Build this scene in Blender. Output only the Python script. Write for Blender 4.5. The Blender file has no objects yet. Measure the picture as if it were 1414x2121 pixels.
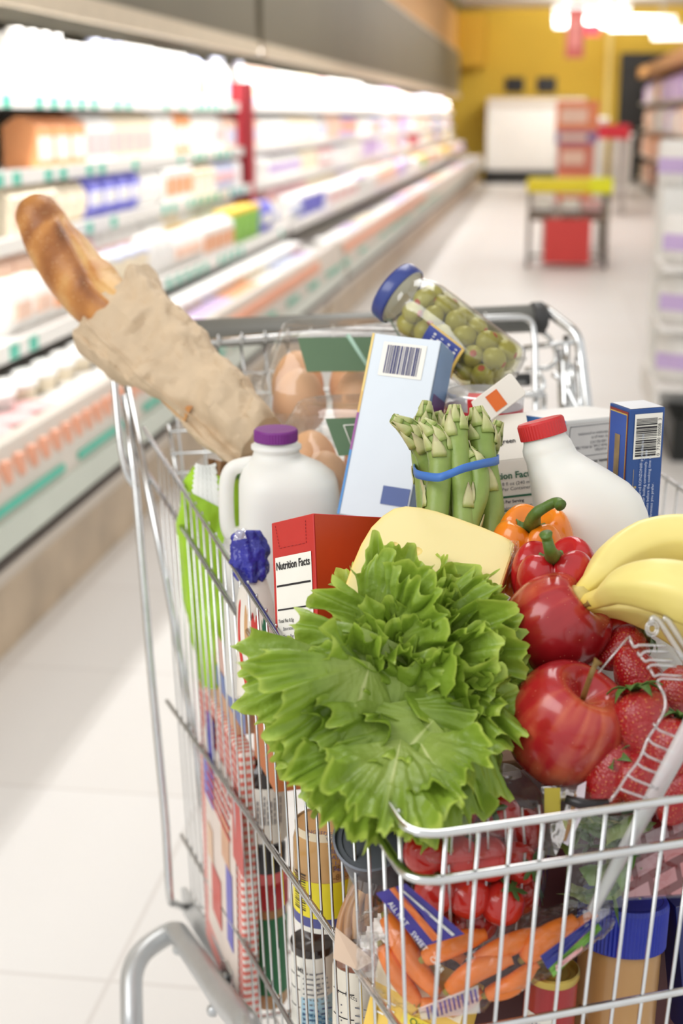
import bpy, math, random
import numpy as np
from mathutils import Vector, Matrix, noise
R = random.Random(7)
SC = bpy.context.scene
COL = SC.collection
# ---------------------------------------------------------------- camera (1414x2121 frame, 50 mm lens on a 36 mm tall frame)
F, CX, CY, HY, H = 2945.8, 707.0, 1060.5, 240.0, 1.27
pit = math.atan((CY-HY)/F)
yaw = math.atan((1130-CX)/math.hypot(F, CY-HY))
FW = Vector((-math.sin(yaw)*math.cos(pit), math.cos(yaw)*math.cos(pit), -math.sin(pit)))
RT = Vector((math.cos(yaw), math.sin(yaw), 0))
UP = RT.cross(FW)
CAM = Vector((0, 0, H))
cd = bpy.data.cameras.new('camera')
cam = bpy.data.objects.new('camera', cd); COL.objects.link(cam)
cd.sensor_fit = 'VERTICAL'; cd.sensor_height = 36; cd.sensor_width = 24; cd.lens = 50
cd.clip_start = .05; cd.clip_end = 200
m = Matrix((RT, UP, -FW)).transposed().to_4x4(); m.translation = CAM
cam.matrix_world = m
SC.camera = cam
cd.dof.use_dof = True; cd.dof.focus_distance = 1.08; cd.dof.aperture_fstop = 5.2
# ---------------------------------------------------------------- colour management, world, lamps
SC.view_settings.view_transform = 'Standard'; SC.view_settings.look = 'None'
SC.view_settings.gamma = 1; SC.view_settings.use_curve_mapping = False
SC.view_settings.exposure = 0.22
SC.cycles.max_bounces = 8; SC.cycles.transparent_max_bounces = 24
SC.cycles.caustics_reflective = False; SC.cycles.caustics_refractive = False
SC.cycles.sample_clamp_indirect = 6
w = bpy.data.worlds.new('store'); SC.world = w; w.use_nodes = True
w.node_tree.nodes['Background'].inputs[0].default_value = (1, .992, .985, 1)
w.node_tree.nodes['Background'].inputs[1].default_value = .8
def area(name, loc, target, sx, sy, power, col=(1, .993, .983)):
    l = bpy.data.lights.new(name, 'AREA'); l.shape = 'RECTANGLE'; l.size = sx; l.size_y = sy
    l.energy = power; l.color = col
    o = bpy.data.objects.new(name, l); COL.objects.link(o)
    o.location = loc
    o.rotation_euler = (Vector(target)-Vector(loc)).to_track_quat('-Z', 'Y').to_euler()
    return o
area('softbox_key', (-1.7, -.3, 2.5), (-.1, 1.2, .8), 1.8, 1.4, 28)  # softbox-like key light added at front left to brighten the cart
area('ceiling_lamp_aisle', (-.2, 3.2, 3.1), (-.2, 3.2, 0), 1.2, 2.4, 36)
area('ceiling_lamp_far', (-.2, 9, 3.1), (-.2, 9, 0), 1.2, 5, 54)
area('ceiling_lamp_end', (0, 18, 3.1), (0, 18, 0), 1.2, 9, 125)
area('ceiling_lamp_wall', (.9, 26.3, 3.0), (.8, 30, 2.0), 1.6, .5, 95, (1, .97, .9))
for k, (y0, y1) in enumerate(((2.0, 8.3), (8.7, 28))):
    area('case_tube', (-1.69, (y0+y1)/2, 1.63), (-1.90, (y0+y1)/2, 1.0), y1-y0, .06, (y1-y0)*10)
# ---------------------------------------------------------------- geometry helpers
def V3(*a): return Vector(a)
def P(x, y, d): x, y, d = float(x), float(y), float(d); return CAM+(FW+RT*((x-CX)/F)-UP*((y-CY)/F))*d
def ray(x, y): return FW+RT*((x-CX)/F)-UP*((y-CY)/F)
def hit(x, y, p0, n):
    r = ray(x, y); return CAM+r*((p0-CAM).dot(n)/r.dot(n))
def px(n, d): return n*d/F           # n pixels at depth d in metres
class Geo:
    def __init__(s): s.v = []; s.f = []; s.m = []; s.a = {}
    def add(s, vs, fs, mi=0):
        b = len(s.v); s.v += [tuple(v) for v in vs]
        s.f += [tuple(b+i for i in f) for f in fs]; s.m += [mi]*len(fs); return s
    def grid(s, rows, cu=False, mi=0, cap0=False, cap1=False):
        n = len(rows[0]); k = len(rows); vs = [p for r in rows for p in r]; fs = []
        for i in range(k-1):
            for j in range(n if cu else n-1):
                j2 = (j+1) % n
                fs.append((i*n+j, i*n+j2, (i+1)*n+j2, (i+1)*n+j))
        if cap0: fs.append(tuple(range(n-1, -1, -1)))
        if cap1: fs.append(tuple((k-1)*n+j for j in range(n)))
        return s.add(vs, fs, mi)
    def tube(s, pts, r, n=8, closed=False, mi=0, cap=True, flat=1.0):
        pts = [Vector(p) for p in pts]; k = len(pts)
        rs = r if isinstance(r, (list, tuple)) else [r]*k
        rows = []; ref = None
        for i, p in enumerate(pts):
            a = pts[i-1] if (i > 0 or closed) else p
            b = pts[(i+1) % k] if (i < k-1 or closed) else p
            t = (b-a).normalized() if (b-a).length > 1e-9 else Vector((0, 0, 1))
            if ref is None: ref = t.orthogonal().normalized()
            ref = (ref-t*ref.dot(t))
            if ref.length < 1e-6: ref = t.orthogonal()
            ref.normalize(); bi = t.cross(ref)
            rows.append([p+(ref*math.cos(q)+bi*math.sin(q)*flat)*rs[i] for q in [2*math.pi*j/n for j in range(n)]])
        if closed: rows.append(rows[0])
        return s.grid(rows, True, mi, cap and not closed, cap and not closed)
    def lathe(s, prof, n=32, M=None, mi=0, mod=None, cap0=False, cap1=False):
        rows = []
        for r, z in prof:
            row = []
            for j in range(n):
                q = 2*math.pi*j/n; rr = mod(r, z, q) if mod else r
                p = Vector((rr*math.cos(q), rr*math.sin(q), z)); row.append(M @ p if M else p)
            rows.append(row)
        return s.grid(rows, True, mi, cap0, cap1)
    def box(s, x0, x1, y0, y1, z0, z1, M=None, mi=0):
        vs = [Vector((x, y, z)) for x in (x0, x1) for y in (y0, y1) for z in (z0, z1)]
        if M: vs = [M @ p for p in vs]
        return s.add(vs, [(0, 1, 3, 2), (4, 6, 7, 5), (0, 4, 5, 1), (2, 3, 7, 6), (0, 2, 6, 4), (1, 5, 7, 3)], mi)
    def ball(s, c, r, n=16, k=10, sc=(1, 1, 1), M=None, mi=0):
        rows = []
        for i in range(k+1):
            a = math.pi*i/k; row = []
            for j in range(n):
                q = 2*math.pi*j/n
                p = Vector((sc[0]*r*math.sin(a)*math.cos(q), sc[1]*r*math.sin(a)*math.sin(q), -sc[2]*r*math.cos(a)))
                row.append((M @ p if M else p)+Vector(c))
            rows.append(row)
        return s.grid(rows, True, mi)
    def prism(s, poly, thick, M=None, mi=0):   # poly in xy, extruded along +z
        n = len(poly); vs = [Vector((x, y, 0)) for x, y in poly]+[Vector((x, y, thick)) for x, y in poly]
        if M: vs = [M @ p for p in vs]
        return s.add(vs, [tuple(range(n-1, -1, -1)), tuple(range(n, 2*n))]+[(i, (i+1) % n, n+(i+1) % n, n+i) for i in range(n)], mi)
ROOTM = {}
def mk(name, g, mat, parent=None, smooth=True, world=False, bevel=0, solid=0, sub=0, autosmooth=None):
    me = bpy.data.meshes.new(name)
    vs = g.v
    if world and parent is not None:
        Mi = ROOTM[parent.name].inverted(); vs = [tuple(Mi @ Vector(v)) for v in vs]
    me.from_pydata(vs, [], g.f)
    mats = mat if isinstance(mat, (list, tuple)) else [mat]
    for q in mats: me.materials.append(q)
    if len(mats) > 1: me.polygons.foreach_set('material_index', g.m)
    for k, arr in g.a.items():
        at = me.attributes.new(k, 'FLOAT', 'POINT'); at.data.foreach_set('value', arr)
    if smooth: me.polygons.foreach_set('use_smooth', [True]*len(me.polygons))
    me.update()
    o = bpy.data.objects.new(name, me); COL.objects.link(o)
    if parent is not None:
        o.parent = parent; ROOTM[o.name] = ROOTM[parent.name]
    else: ROOTM[o.name] = Matrix()
    if bevel:
        b = o.modifiers.new('bevel', 'BEVEL'); b.width = bevel; b.segments = 3; b.limit_method = 'ANGLE'; b.angle_limit = .6
    if solid:
        b = o.modifiers.new('solid', 'SOLIDIFY'); b.thickness = solid; b.offset = 0
    if sub:
        b = o.modifiers.new('sub', 'SUBSURF'); b.levels = sub; b.render_levels = sub
    if autosmooth:
        try: me.set_sharp_from_angle(angle=autosmooth)
        except Exception: pass
    return o
def tag(o, label=None, cat=None, group=None, kind=None):
    if label: o['label'] = label
    if cat: o['category'] = cat
    if group: o['group'] = group
    if kind: o['kind'] = kind
    return o
def thing(name, label, cat, M=None, group=None):
    o = bpy.data.objects.new(name, None); COL.objects.link(o); o.empty_display_size = .02
    M = M or Matrix()
    if isinstance(M, Vector): M = Matrix.Translation(M)
    o.matrix_world = M; ROOTM[o.name] = M.copy()
    return tag(o, label, cat, group)
def struct(name, g, mat, **k): return tag(mk(name, g, mat, **k), kind='structure')
def copy_tree(o, M=None):
    c = o.copy(); COL.objects.link(c)
    if M is not None: c.matrix_world = M
    for ch in o.children:
        d = ch.copy(); COL.objects.link(d); d.parent = c
        for s in ch.children:
            e = s.copy(); COL.objects.link(e); e.parent = d
    return c
def frame(origin, zdir, xhint):
    z = Vector(zdir).normalized(); x = Vector(xhint); x = (x-z*x.dot(z)).normalized(); y = z.cross(x)
    M = Matrix((x, y, z)).transposed().to_4x4(); M.translation = origin; return M
def facebox(tl, tr, bl):
    """frame at the top-left corner of a box face: x right, y into the box, z up; width, height"""
    a, b, c = P(*tl), P(*tr), P(*bl)
    x = (b-a); w_ = x.length; x.normalize()
    z = (a-c); z = z-x*z.dot(x); h_ = z.length; z.normalize()
    y = z.cross(x)
    M = Matrix((x, y, z)).transposed().to_4x4(); M.translation = a
    return M, w_, h_
def cambox(corner, w_, phi, tau=0, roll=0):
    """box frame from its nearest upper corner: the front face runs left of the corner, turned phi away; the top leans tau away"""
    c_, s_ = math.cos(math.radians(phi)), math.sin(math.radians(phi)); t_ = math.radians(tau); r_ = math.radians(roll)
    up_ = UP*math.cos(t_)+FW*math.sin(t_); bk = FW*math.cos(t_)-UP*math.sin(t_); rt = RT*math.cos(r_)-up_*math.sin(r_); up_ = up_*math.cos(r_)+RT*math.sin(r_)
    x = rt*c_-bk*s_; y = rt*s_+bk*c_
    M = Matrix((x, y, up_)).transposed().to_4x4(); M.translation = P(*corner)-x*w_; return M
def smooth_path(pts, n=8):
    pts = [Vector(p) for p in pts]; out = []
    q = [2*pts[0]-pts[1]]+pts+[2*pts[-1]-pts[-2]]
    for i in range(1, len(q)-2):
        for k in range(n):
            t = k/n; a, b, c, d = q[i-1], q[i], q[i+1], q[i+2]
            out.append(.5*((2*b)+(c-a)*t+(2*a-5*b+4*c-d)*t*t+(3*b-a-3*c+d)*t**3))
    out.append(pts[-1]); return out
def lerp_list(vals, n):
    xs = np.linspace(0, len(vals)-1, n); return list(np.interp(xs, range(len(vals)), vals))
def rounded(pts, r, n=6):
    pts = [Vector(p) for p in pts]; out = [pts[0]]
    for i in range(1, len(pts)-1):
        a, b, c = pts[i-1], pts[i], pts[i+1]
        d1 = (a-b); d2 = (c-b); k = min(r, d1.length*.45, d2.length*.45)
        p, q = b+d1.normalized()*k, b+d2.normalized()*k
        for j in range(n+1):
            t = j/n; out.append(p*(1-t)**2+b*2*t*(1-t)+q*t*t)
    out.append(pts[-1]); return out
def nz(p, s=1.0, o=0.0): return noise.noise(Vector(p)*s+Vector((o, o*1.7, -o)))
# ---------------------------------------------------------------- materials
def c8(r, g, b):
    f = lambda u: (u/255/12.92) if u <= 10 else ((u/255+.055)/1.055)**2.4
    return (f(r), f(g), f(b), 1)
def nodes(name):
    mt = bpy.data.materials.new(name); mt.use_nodes = True
    t = mt.node_tree; return mt, t.nodes, t.links, t.nodes['Principled BSDF']
def pmat(name, col, rough=.5, metal=0, var=.06, scale=25, bump=0, bscale=60, spec=.5, sss=0, coat=0, trans=0, alpha=1, bdist=.002):
    mt, N, L, b = nodes(name)
    tc = N.new('ShaderNodeTexCoord'); tx = N.new('ShaderNodeTexNoise'); tx.inputs['Scale'].default_value = scale
    tx.inputs['Detail'].default_value = 4
    L.new(tc.outputs['Object'], tx.inputs['Vector'])
    rp = N.new('ShaderNodeValToRGB'); L.new(tx.outputs['Fac'], rp.inputs['Fac'])
    col = c8(*col) if max(col) > 1.01 or len(col) == 3 else col
    rp.color_ramp.elements[0].position = .3; rp.color_ramp.elements[1].position = .7
    rp.color_ramp.elements[0].color = tuple(max(0, v*(1-var)) for v in col[:3])+(1,)
    rp.color_ramp.elements[1].color = tuple(min(1, v*(1+var)) for v in col[:3])+(1,)
    L.new(rp.outputs['Color'], b.inputs['Base Color'])
    b.inputs['Roughness'].default_value = rough; b.inputs['Metallic'].default_value = metal
    b.inputs['Specular IOR Level'].default_value = spec
    if coat: b.inputs['Coat Weight'].default_value = coat; b.inputs['Coat Roughness'].default_value = .08
    if sss:
        b.inputs['Subsurface Weight'].default_value = sss
        b.inputs['Subsurface Radius'].default_value = (.01, .008, .006); b.inputs['Subsurface Scale'].default_value = 1
    if trans: b.inputs['Transmission Weight'].default_value = trans
    if bump:
        t2 = N.new('ShaderNodeTexNoise'); t2.inputs['Scale'].default_value = bscale; t2.inputs['Detail'].default_value = 3
        L.new(tc.outputs['Object'], t2.inputs['Vector'])
        bp = N.new('ShaderNodeBump'); bp.inputs['Strength'].default_value = bump; bp.inputs['Distance'].default_value = bdist
        L.new(t2.outputs['Fac'], bp.inputs['Height']); L.new(bp.outputs['Normal'], b.inputs['Normal'])
    return mt
def film(name, tint=(1, 1, 1), refl=.12, rough=.08, bump=.5, bscale=60, fres=1.0, haze=0.0, bdist=.004):
    mt, N, L, b = nodes(name); N.remove(b)
    out = N['Material Output']
    tr = N.new('ShaderNodeBsdfTransparent'); tr.inputs[0].default_value = tuple(tint)+(1,)
    gl = N.new('ShaderNodeBsdfGlossy'); gl.inputs['Roughness'].default_value = rough
    lw = N.new('ShaderNodeLayerWeight'); lw.inputs[0].default_value = .5
    pw = N.new('ShaderNodeMath'); pw.operation = 'POWER'; pw.inputs[1].default_value = 4.0; L.new(lw.outputs['Facing'], pw.inputs[0])
    fr = N.new('ShaderNodeMath'); fr.operation = 'MULTIPLY_ADD'; fr.inputs[1].default_value = .8; fr.inputs[2].default_value = .04; L.new(pw.outputs[0], fr.inputs[0])
    ma = N.new('ShaderNodeMath'); ma.operation = 'MULTIPLY_ADD'; ma.inputs[1].default_value = fres; ma.inputs[2].default_value = refl; ma.use_clamp = True
    L.new(fr.outputs[0], ma.inputs[0])
    tc = N.new('ShaderNodeTexCoord'); t2 = N.new('ShaderNodeTexNoise'); t2.inputs['Scale'].default_value = bscale
    L.new(tc.outputs['Object'], t2.inputs['Vector'])
    bp = N.new('ShaderNodeBump'); bp.inputs['Strength'].default_value = bump; bp.inputs['Distance'].default_value = bdist
    L.new(t2.outputs['Fac'], bp.inputs['Height']); L.new(bp.outputs['Normal'], gl.inputs['Normal']); L.new(bp.outputs['Normal'], lw.inputs['Normal'])
    mx = N.new('ShaderNodeMixShader'); L.new(ma.outputs[0], mx.inputs[0]); L.new(tr.outputs[0], mx.inputs[1]); L.new(gl.outputs[0], mx.inputs[2])
    last = mx
    if haze:
        df = N.new('ShaderNodeBsdfDiffuse'); df.inputs[0].default_value = (.9, .9, .9, 1)
        m2 = N.new('ShaderNodeMixShader'); m2.inputs[0].default_value = haze
        L.new(mx.outputs[0], m2.inputs[1]); L.new(df.outputs[0], m2.inputs[2]); last = m2
    L.new(last.outputs[0], out.inputs[0]); return mt
def emit(name, col, st):
    mt, N, L, b = nodes(name)
    b.inputs['Base Color'].default_value = c8(*col); b.inputs['Emission Color'].default_value = c8(*col); b.inputs['Emission Strength'].default_value = st
    return mt
def attr_mat(name, attr, stops, rough=.5, var=.15, scale=40, bump=.2, bscale=90, transl=0, coat=0, spec=.5, sss=0, bdist=.002):
    """colour ramp over a per-vertex material attribute (ripeness, leaf edge, crust), broken up by noise"""
    mt, N, L, b = nodes(name)
    at = N.new('ShaderNodeAttribute'); at.attribute_name = attr
    tc = N.new('ShaderNodeTexCoord'); tx = N.new('ShaderNodeTexNoise'); tx.inputs['Scale'].default_value = scale; tx.inputs['Detail'].default_value = 5
    L.new(tc.outputs['Object'], tx.inputs['Vector'])
    ma = N.new('ShaderNodeMath'); ma.operation = 'SUBTRACT'; ma.inputs[1].default_value = .5; L.new(tx.outputs['Fac'], ma.inputs[0])
    mb = N.new('ShaderNodeMath'); mb.operation = 'MULTIPLY_ADD'; mb.inputs[1].default_value = var*2; L.new(ma.outputs[0], mb.inputs[0]); L.new(at.outputs['Fac'], mb.inputs[2])
    rp = N.new('ShaderNodeValToRGB'); L.new(mb.outputs[0], rp.inputs[0])
    el = rp.color_ramp.elements
    while len(el) < len(stops): el.new(.5)
    for e, (p_, q) in zip(el, stops): e.position = p_; e.color = c8(*q)
    L.new(rp.outputs[0], b.inputs['Base Color']); b.inputs['Roughness'].default_value = rough; b.inputs['Specular IOR Level'].default_value = spec
    if coat: b.inputs['Coat Weight'].default_value = coat; b.inputs['Coat Roughness'].default_value = .1
    if sss:
        b.inputs['Subsurface Weight'].default_value = sss; b.inputs['Subsurface Radius'].default_value = (.012, .008, .005); b.inputs['Subsurface Scale'].default_value = .6
    if bump:
        t2 = N.new('ShaderNodeTexNoise'); t2.inputs['Scale'].default_value = bscale; L.new(tc.outputs['Object'], t2.inputs['Vector'])
        bp = N.new('ShaderNodeBump'); bp.inputs['Strength'].default_value = bump; bp.inputs['Distance'].default_value = bdist
        L.new(t2.outputs['Fac'], bp.inputs['Height']); L.new(bp.outputs['Normal'], b.inputs['Normal'])
    if transl:
        tl = N.new('ShaderNodeBsdfTranslucent'); L.new(rp.outputs[0], tl.inputs[0])
        mx = N.new('ShaderNodeMixShader'); mx.inputs[0].default_value = transl
        L.new(b.outputs[0], mx.inputs[1]); L.new(tl.outputs[0], mx.inputs[2]); L.new(mx.outputs[0], N['Material Output'].inputs[0])
    return mt
CHROME = pmat('chrome_wire', (216, 218, 218), .17, 1, .05, 60)
STEEL = pmat('silver_paint', (200, 203, 204), .33, .55, .03, 30)
WHITE = pmat('white_card', (240, 240, 236), .45, var=.02)
LABEL = pmat('white_label', (244, 242, 232), .5, var=.02)
INK = pmat('black_ink', (35, 33, 38), .6, var=.05)
NAVY = pmat('navy_ink', (50, 55, 110), .6, var=.05)
GRAYINK = pmat('grey_ink', (120, 120, 124), .6, var=.05)
def text(parent, body, size, origin, xd, yd, mat=None, name='lettering', align='LEFT', space=1.0, bold=0, sx=1):
    """lettering printed on a part, in the local frame of parent"""
    cu = bpy.data.curves.new(name, 'FONT'); cu.body = body; cu.size = size; cu.align_x = align; cu.space_line = space
    cu.offset = bold; cu.resolution_u = 2
    cu.materials.append(mat or INK)
    o = bpy.data.objects.new(name, cu); COL.objects.link(o)
    x = Vector(xd).normalized(); y = Vector(yd); y = (y-x*y.dot(x)).normalized(); z = x.cross(y)
    M = Matrix((x*sx, y, z)).transposed().to_4x4(); M.translation = origin
    if parent is not None: o.parent = parent
    o.matrix_local = M; TEXTS.append(o)
    return o
TEXTS = []
def flatten_lettering():
    """turn every lettering curve into a plain mesh"""
    bpy.context.view_layer.update(); dg = bpy.context.evaluated_depsgraph_get()
    for o in TEXTS:
        me = bpy.data.meshes.new_from_object(o.evaluated_get(dg)); n = bpy.data.objects.new('lettering', me); COL.objects.link(n)
        n.parent = o.parent; n.matrix_local = o.matrix_local.copy(); bpy.data.objects.remove(o)
def barcode(parent, origin, xd, yd, w_, h_, mat=None, seed=1, name='barcode', fat=1.0):
    r = random.Random(seed); g = Geo(); x = Vector(xd).normalized(); y = Vector(yd).normalized(); n = x.cross(y); t = 0; o = Vector(origin)
    u_ = w_/60
    while t < 58:
        b = r.choice((1, 1, 1.6, 2.2, 3))*fat; b = min(b, 60-t)
        a0, a1 = o+x*(t*u_), o+x*((t+b)*u_)
        g.add([a0, a1, a1+y*h_, a0+y*h_], [(0, 1, 2, 3)]); t += b+r.choice((1, 1.4, 2))
    return mk(name, g, mat or INK, parent, False)
def rect(parent, name, origin, xd, yd, w_, h_, mat, off=0):
    x = Vector(xd).normalized(); y = Vector(yd).normalized(); o = Vector(origin)+x.cross(y)*off
    g = Geo(); g.add([o, o+x*w_, o+x*w_+y*h_, o+y*h_], [(0, 1, 2, 3)]); return mk(name, g, mat, parent, False)
# ================================================================ STORE SHELL
def ground(x, y, z=0.0): return hit(x, y, V3(0, 0, z), V3(0, 0, 1))
mt, N_, L_, b_ = nodes('floor_tile')
tc = N_.new('ShaderNodeTexCoord'); br = N_.new('ShaderNodeTexBrick'); br.offset = 0
br.inputs['Scale'].default_value = 1.0; br.inputs['Brick Width'].default_value = .61; br.inputs['Row Height'].default_value = .61
br.inputs['Mortar Size'].default_value = .004; br.inputs['Color1'].default_value = c8(229, 227, 224); br.inputs['Color2'].default_value = c8(225, 222, 218)
br.inputs['Mortar'].default_value = c8(214, 210, 206); L_.new(tc.outputs['Object'], br.inputs['Vector']); L_.new(br.outputs['Color'], b_.inputs['Base Color'])
b_.inputs['Roughness'].default_value = .42; b_.inputs['Specular IOR Level'].default_value = .35
g = Geo(); g.box(-4, 5, -2.5, 32, -.1, 0); struct('floor', g, mt, smooth=False)
CEIL = pmat('ceiling_panel', (205, 198, 190), .9, var=.03, scale=2)
g = Geo(); g.box(-4, 5, 1.2, 32, 3.3, 3.4); struct('ceiling', g, CEIL, smooth=False)
YEL = pmat('yellow_paint', (222, 186, 62), .7, var=.04, scale=1)
g = Geo(); g.box(-4, 5, 29.6, 29.8, 0, 3.3); struct('wall_back', g, YEL, smooth=False)
g = Geo(); g.box(-2.75, -2.62, .4, 29.6, 0, 3.3); struct('wall_left', g, pmat('left_paint', (205, 190, 165), .8), smooth=False)
g = Geo(); g.box(1.12, 1.22, 29.35, 29.6, 0, 3.3); struct('trim_1', g, pmat('pale_yellow_paint', (238, 214, 130), .7), smooth=False)
g = Geo(); g.box(1.4, 2.3, 29.5, 29.6, .0, 2.45); struct('door_1', g, pmat('dark_doorway', (22, 20, 18), .5), smooth=False)
g = Geo(); g.box(-1.75, -1.2, 28.6, 29.6, 2.2, 3.15); struct('trim_2', g, pmat('amber_paint', (205, 160, 45), .7), smooth=False)
DARKWIN = pmat('dark_window', (20, 18, 16), .3)
for k, (x0, x1) in enumerate(((-.82, -.45), (-.2, .18))):
    g = Geo(); g.box(x0, x1, 29.55, 29.61, 1.72, 2.0); struct('window_%d' % (k+1), g, DARKWIN, smooth=False)
# ---------------------------------------------------------------- refrigerated cases along the left wall
CASEW = pmat('case_enamel', (214, 205, 193), .4, var=.03, scale=3)
CASEIN = pmat('case_liner', (236, 233, 228), .5, var=.02, scale=3)
HEAD = pmat('case_header_panel', (108, 101, 80), .55, var=.06, scale=1.2)
TRIMB = pmat('beige_trim', (214, 198, 172), .5)
KICK = pmat('tan_kick', (196, 176, 150), .45, var=.2, scale=5)  # mottling puts reflections into the panel colour
GLASSY = pmat('pale_green_band', (196, 203, 190), .3, var=.05, scale=4)
TEAL = pmat('teal_strip', (78, 190, 165), .5)
PEACH = pmat('peach_tag', (235, 170, 140), .5)
RED = pmat('dark_red_panel', (170, 40, 50), .5)
DARKGAP = pmat('dark_gap', (70, 60, 52), .6)
SHELF = [(1.34, -1.78), (1.09, -1.76), (.88, -1.72), (.64, -1.50), (.47, -1.24)]
def bar(name, par, x0, x1, y0, y1, z0, z1, mat):
    g = Geo(); g.box(x0, x1, y0, y1, z0, z1); return mk(name, g, mat, par, False, True)
def case(y0, y1, label):
    t = thing('refrigerated_display_case', label, 'display case', V3(-1.9, y0, 0), 'open refrigerated cases along the left wall')
    g = Geo(); g.box(-2.6, -2.35, y0, y1, .1, 1.62); mk('back_panel', g, CASEIN, t, False, True)
    g = Geo(); g.box(-2.6, -1.66, y0, y1, 1.66, 2.42); mk('header', g, HEAD, t, False, True)
    g = Geo(); g.box(-1.67, -1.64, y0, y1, 1.60, 1.68); mk('header_trim', g, TRIMB, t, False, True)
    for z, x in SHELF[:4]:
        g = Geo(); g.box(-2.35, x, y0, y1, z-.025, z); g.box(x, x+.012, y0, y1, z-.045, z+.005); s = mk('shelf', g, CASEIN, t, False, True)
        yy = max(y0, 3.6)+.1
        while yy < min(y1, 8.4)-.2:
            if R.random() < .5: bar('price_tag', s, x+.012, x+.015, yy, yy+.07, z-.042, z-.002, TEAL)
            yy += .16
    g = Geo(); g.box(-2.35, -1.24, y0, y1, .40, .44); mk('well', g, CASEIN, t, False, True)
    poly = [(-1.30, .12), (-1.17, .30), (-1.15, .36), (-1.17, .47), (-1.20, .545), (-1.24, .545), (-1.24, .42), (-1.30, .40)]
    M = Matrix(((1, 0, 0, 0), (0, 0, 1, y0), (0, 1, 0, 0), (0, 0, 0, 1)))
    g = Geo(); g.prism([(x, z) for x, z in poly], y1-y0, M); mk('front_lip', g, CASEW, t, False, True)
    g = Geo(); g.box(-1.30, -1.262, y0, y1, 0, .27); mk('kick_plate', g, KICK, t, False, True)
    g = Geo(); g.box(-1.155, -1.146, y0, y1, .335, .405); mk('bumper', g, GLASSY, t, False, True)
    g = Geo(); g.box(-1.175, -1.155, y0, y1, .297, .318); mk('bumper_edge', g, DARKGAP, t, False, True)
    yy = max(y0, 2.2)
    while yy < min(y1, y0+8):
        if R.random() < .85: bar('teal_strip', t, -1.160, -1.1535, yy, yy+R.choice((.3, .42, .5)), .418, .436, TEAL)
        yy += .62
    yy = max(y0, 2.2)
    while yy < min(y1, y0+6):
        bar('peach_tag', t, -1.184, -1.166, yy, yy+.035, .47, .52, PEACH); yy += .085
    g = Geo(); g.tube([(-1.72, y0+.05, 1.646), (-1.72, y1-.05, 1.646)], .013, 10); mk('fluorescent_tube', g, emit('tube_glow', (255, 253, 250), 6), t, True, True)
    return t
case(1.6, 8.45, 'nearer open refrigerated dairy case with white shelves and beige header')
case(8.62, 28.4, 'farther long refrigerated case running to the back wall')
t = thing('case_divider', 'dark red upright divider panel between the two refrigerated cases', 'divider', V3(-1.9, 8.5, 0))
g = Geo(); g.box(-2.35, -1.72, 8.47, 8.60, .7, 1.46); mk('panel', g, RED, t, False, True)
g = Geo(); g.box(-1.74, -1.715, 8.47, 8.60, .7, 1.46); mk('edge_strip', g, pmat('red_edge', (196, 48, 60), .5), t, False, True)
g = Geo(); g.box(-2.62, -1.70, .5, 28.6, 2.42, 2.47); struct('trim_3', g, TRIMB, smooth=False)
g = Geo(); g.box(-2.62, -1.74, .5, 28.6, 2.47, 3.18); struct('trim_4', g, pmat('orange_soffit', (206, 160, 98), .6, var=.12, scale=.8), smooth=False)
g = Geo(); g.box(-2.62, -1.70, .5, 28.6, 3.18, 3.3); struct('trim_5', g, pmat('olive_cornice', (92, 92, 40), .6), smooth=False)
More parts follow.
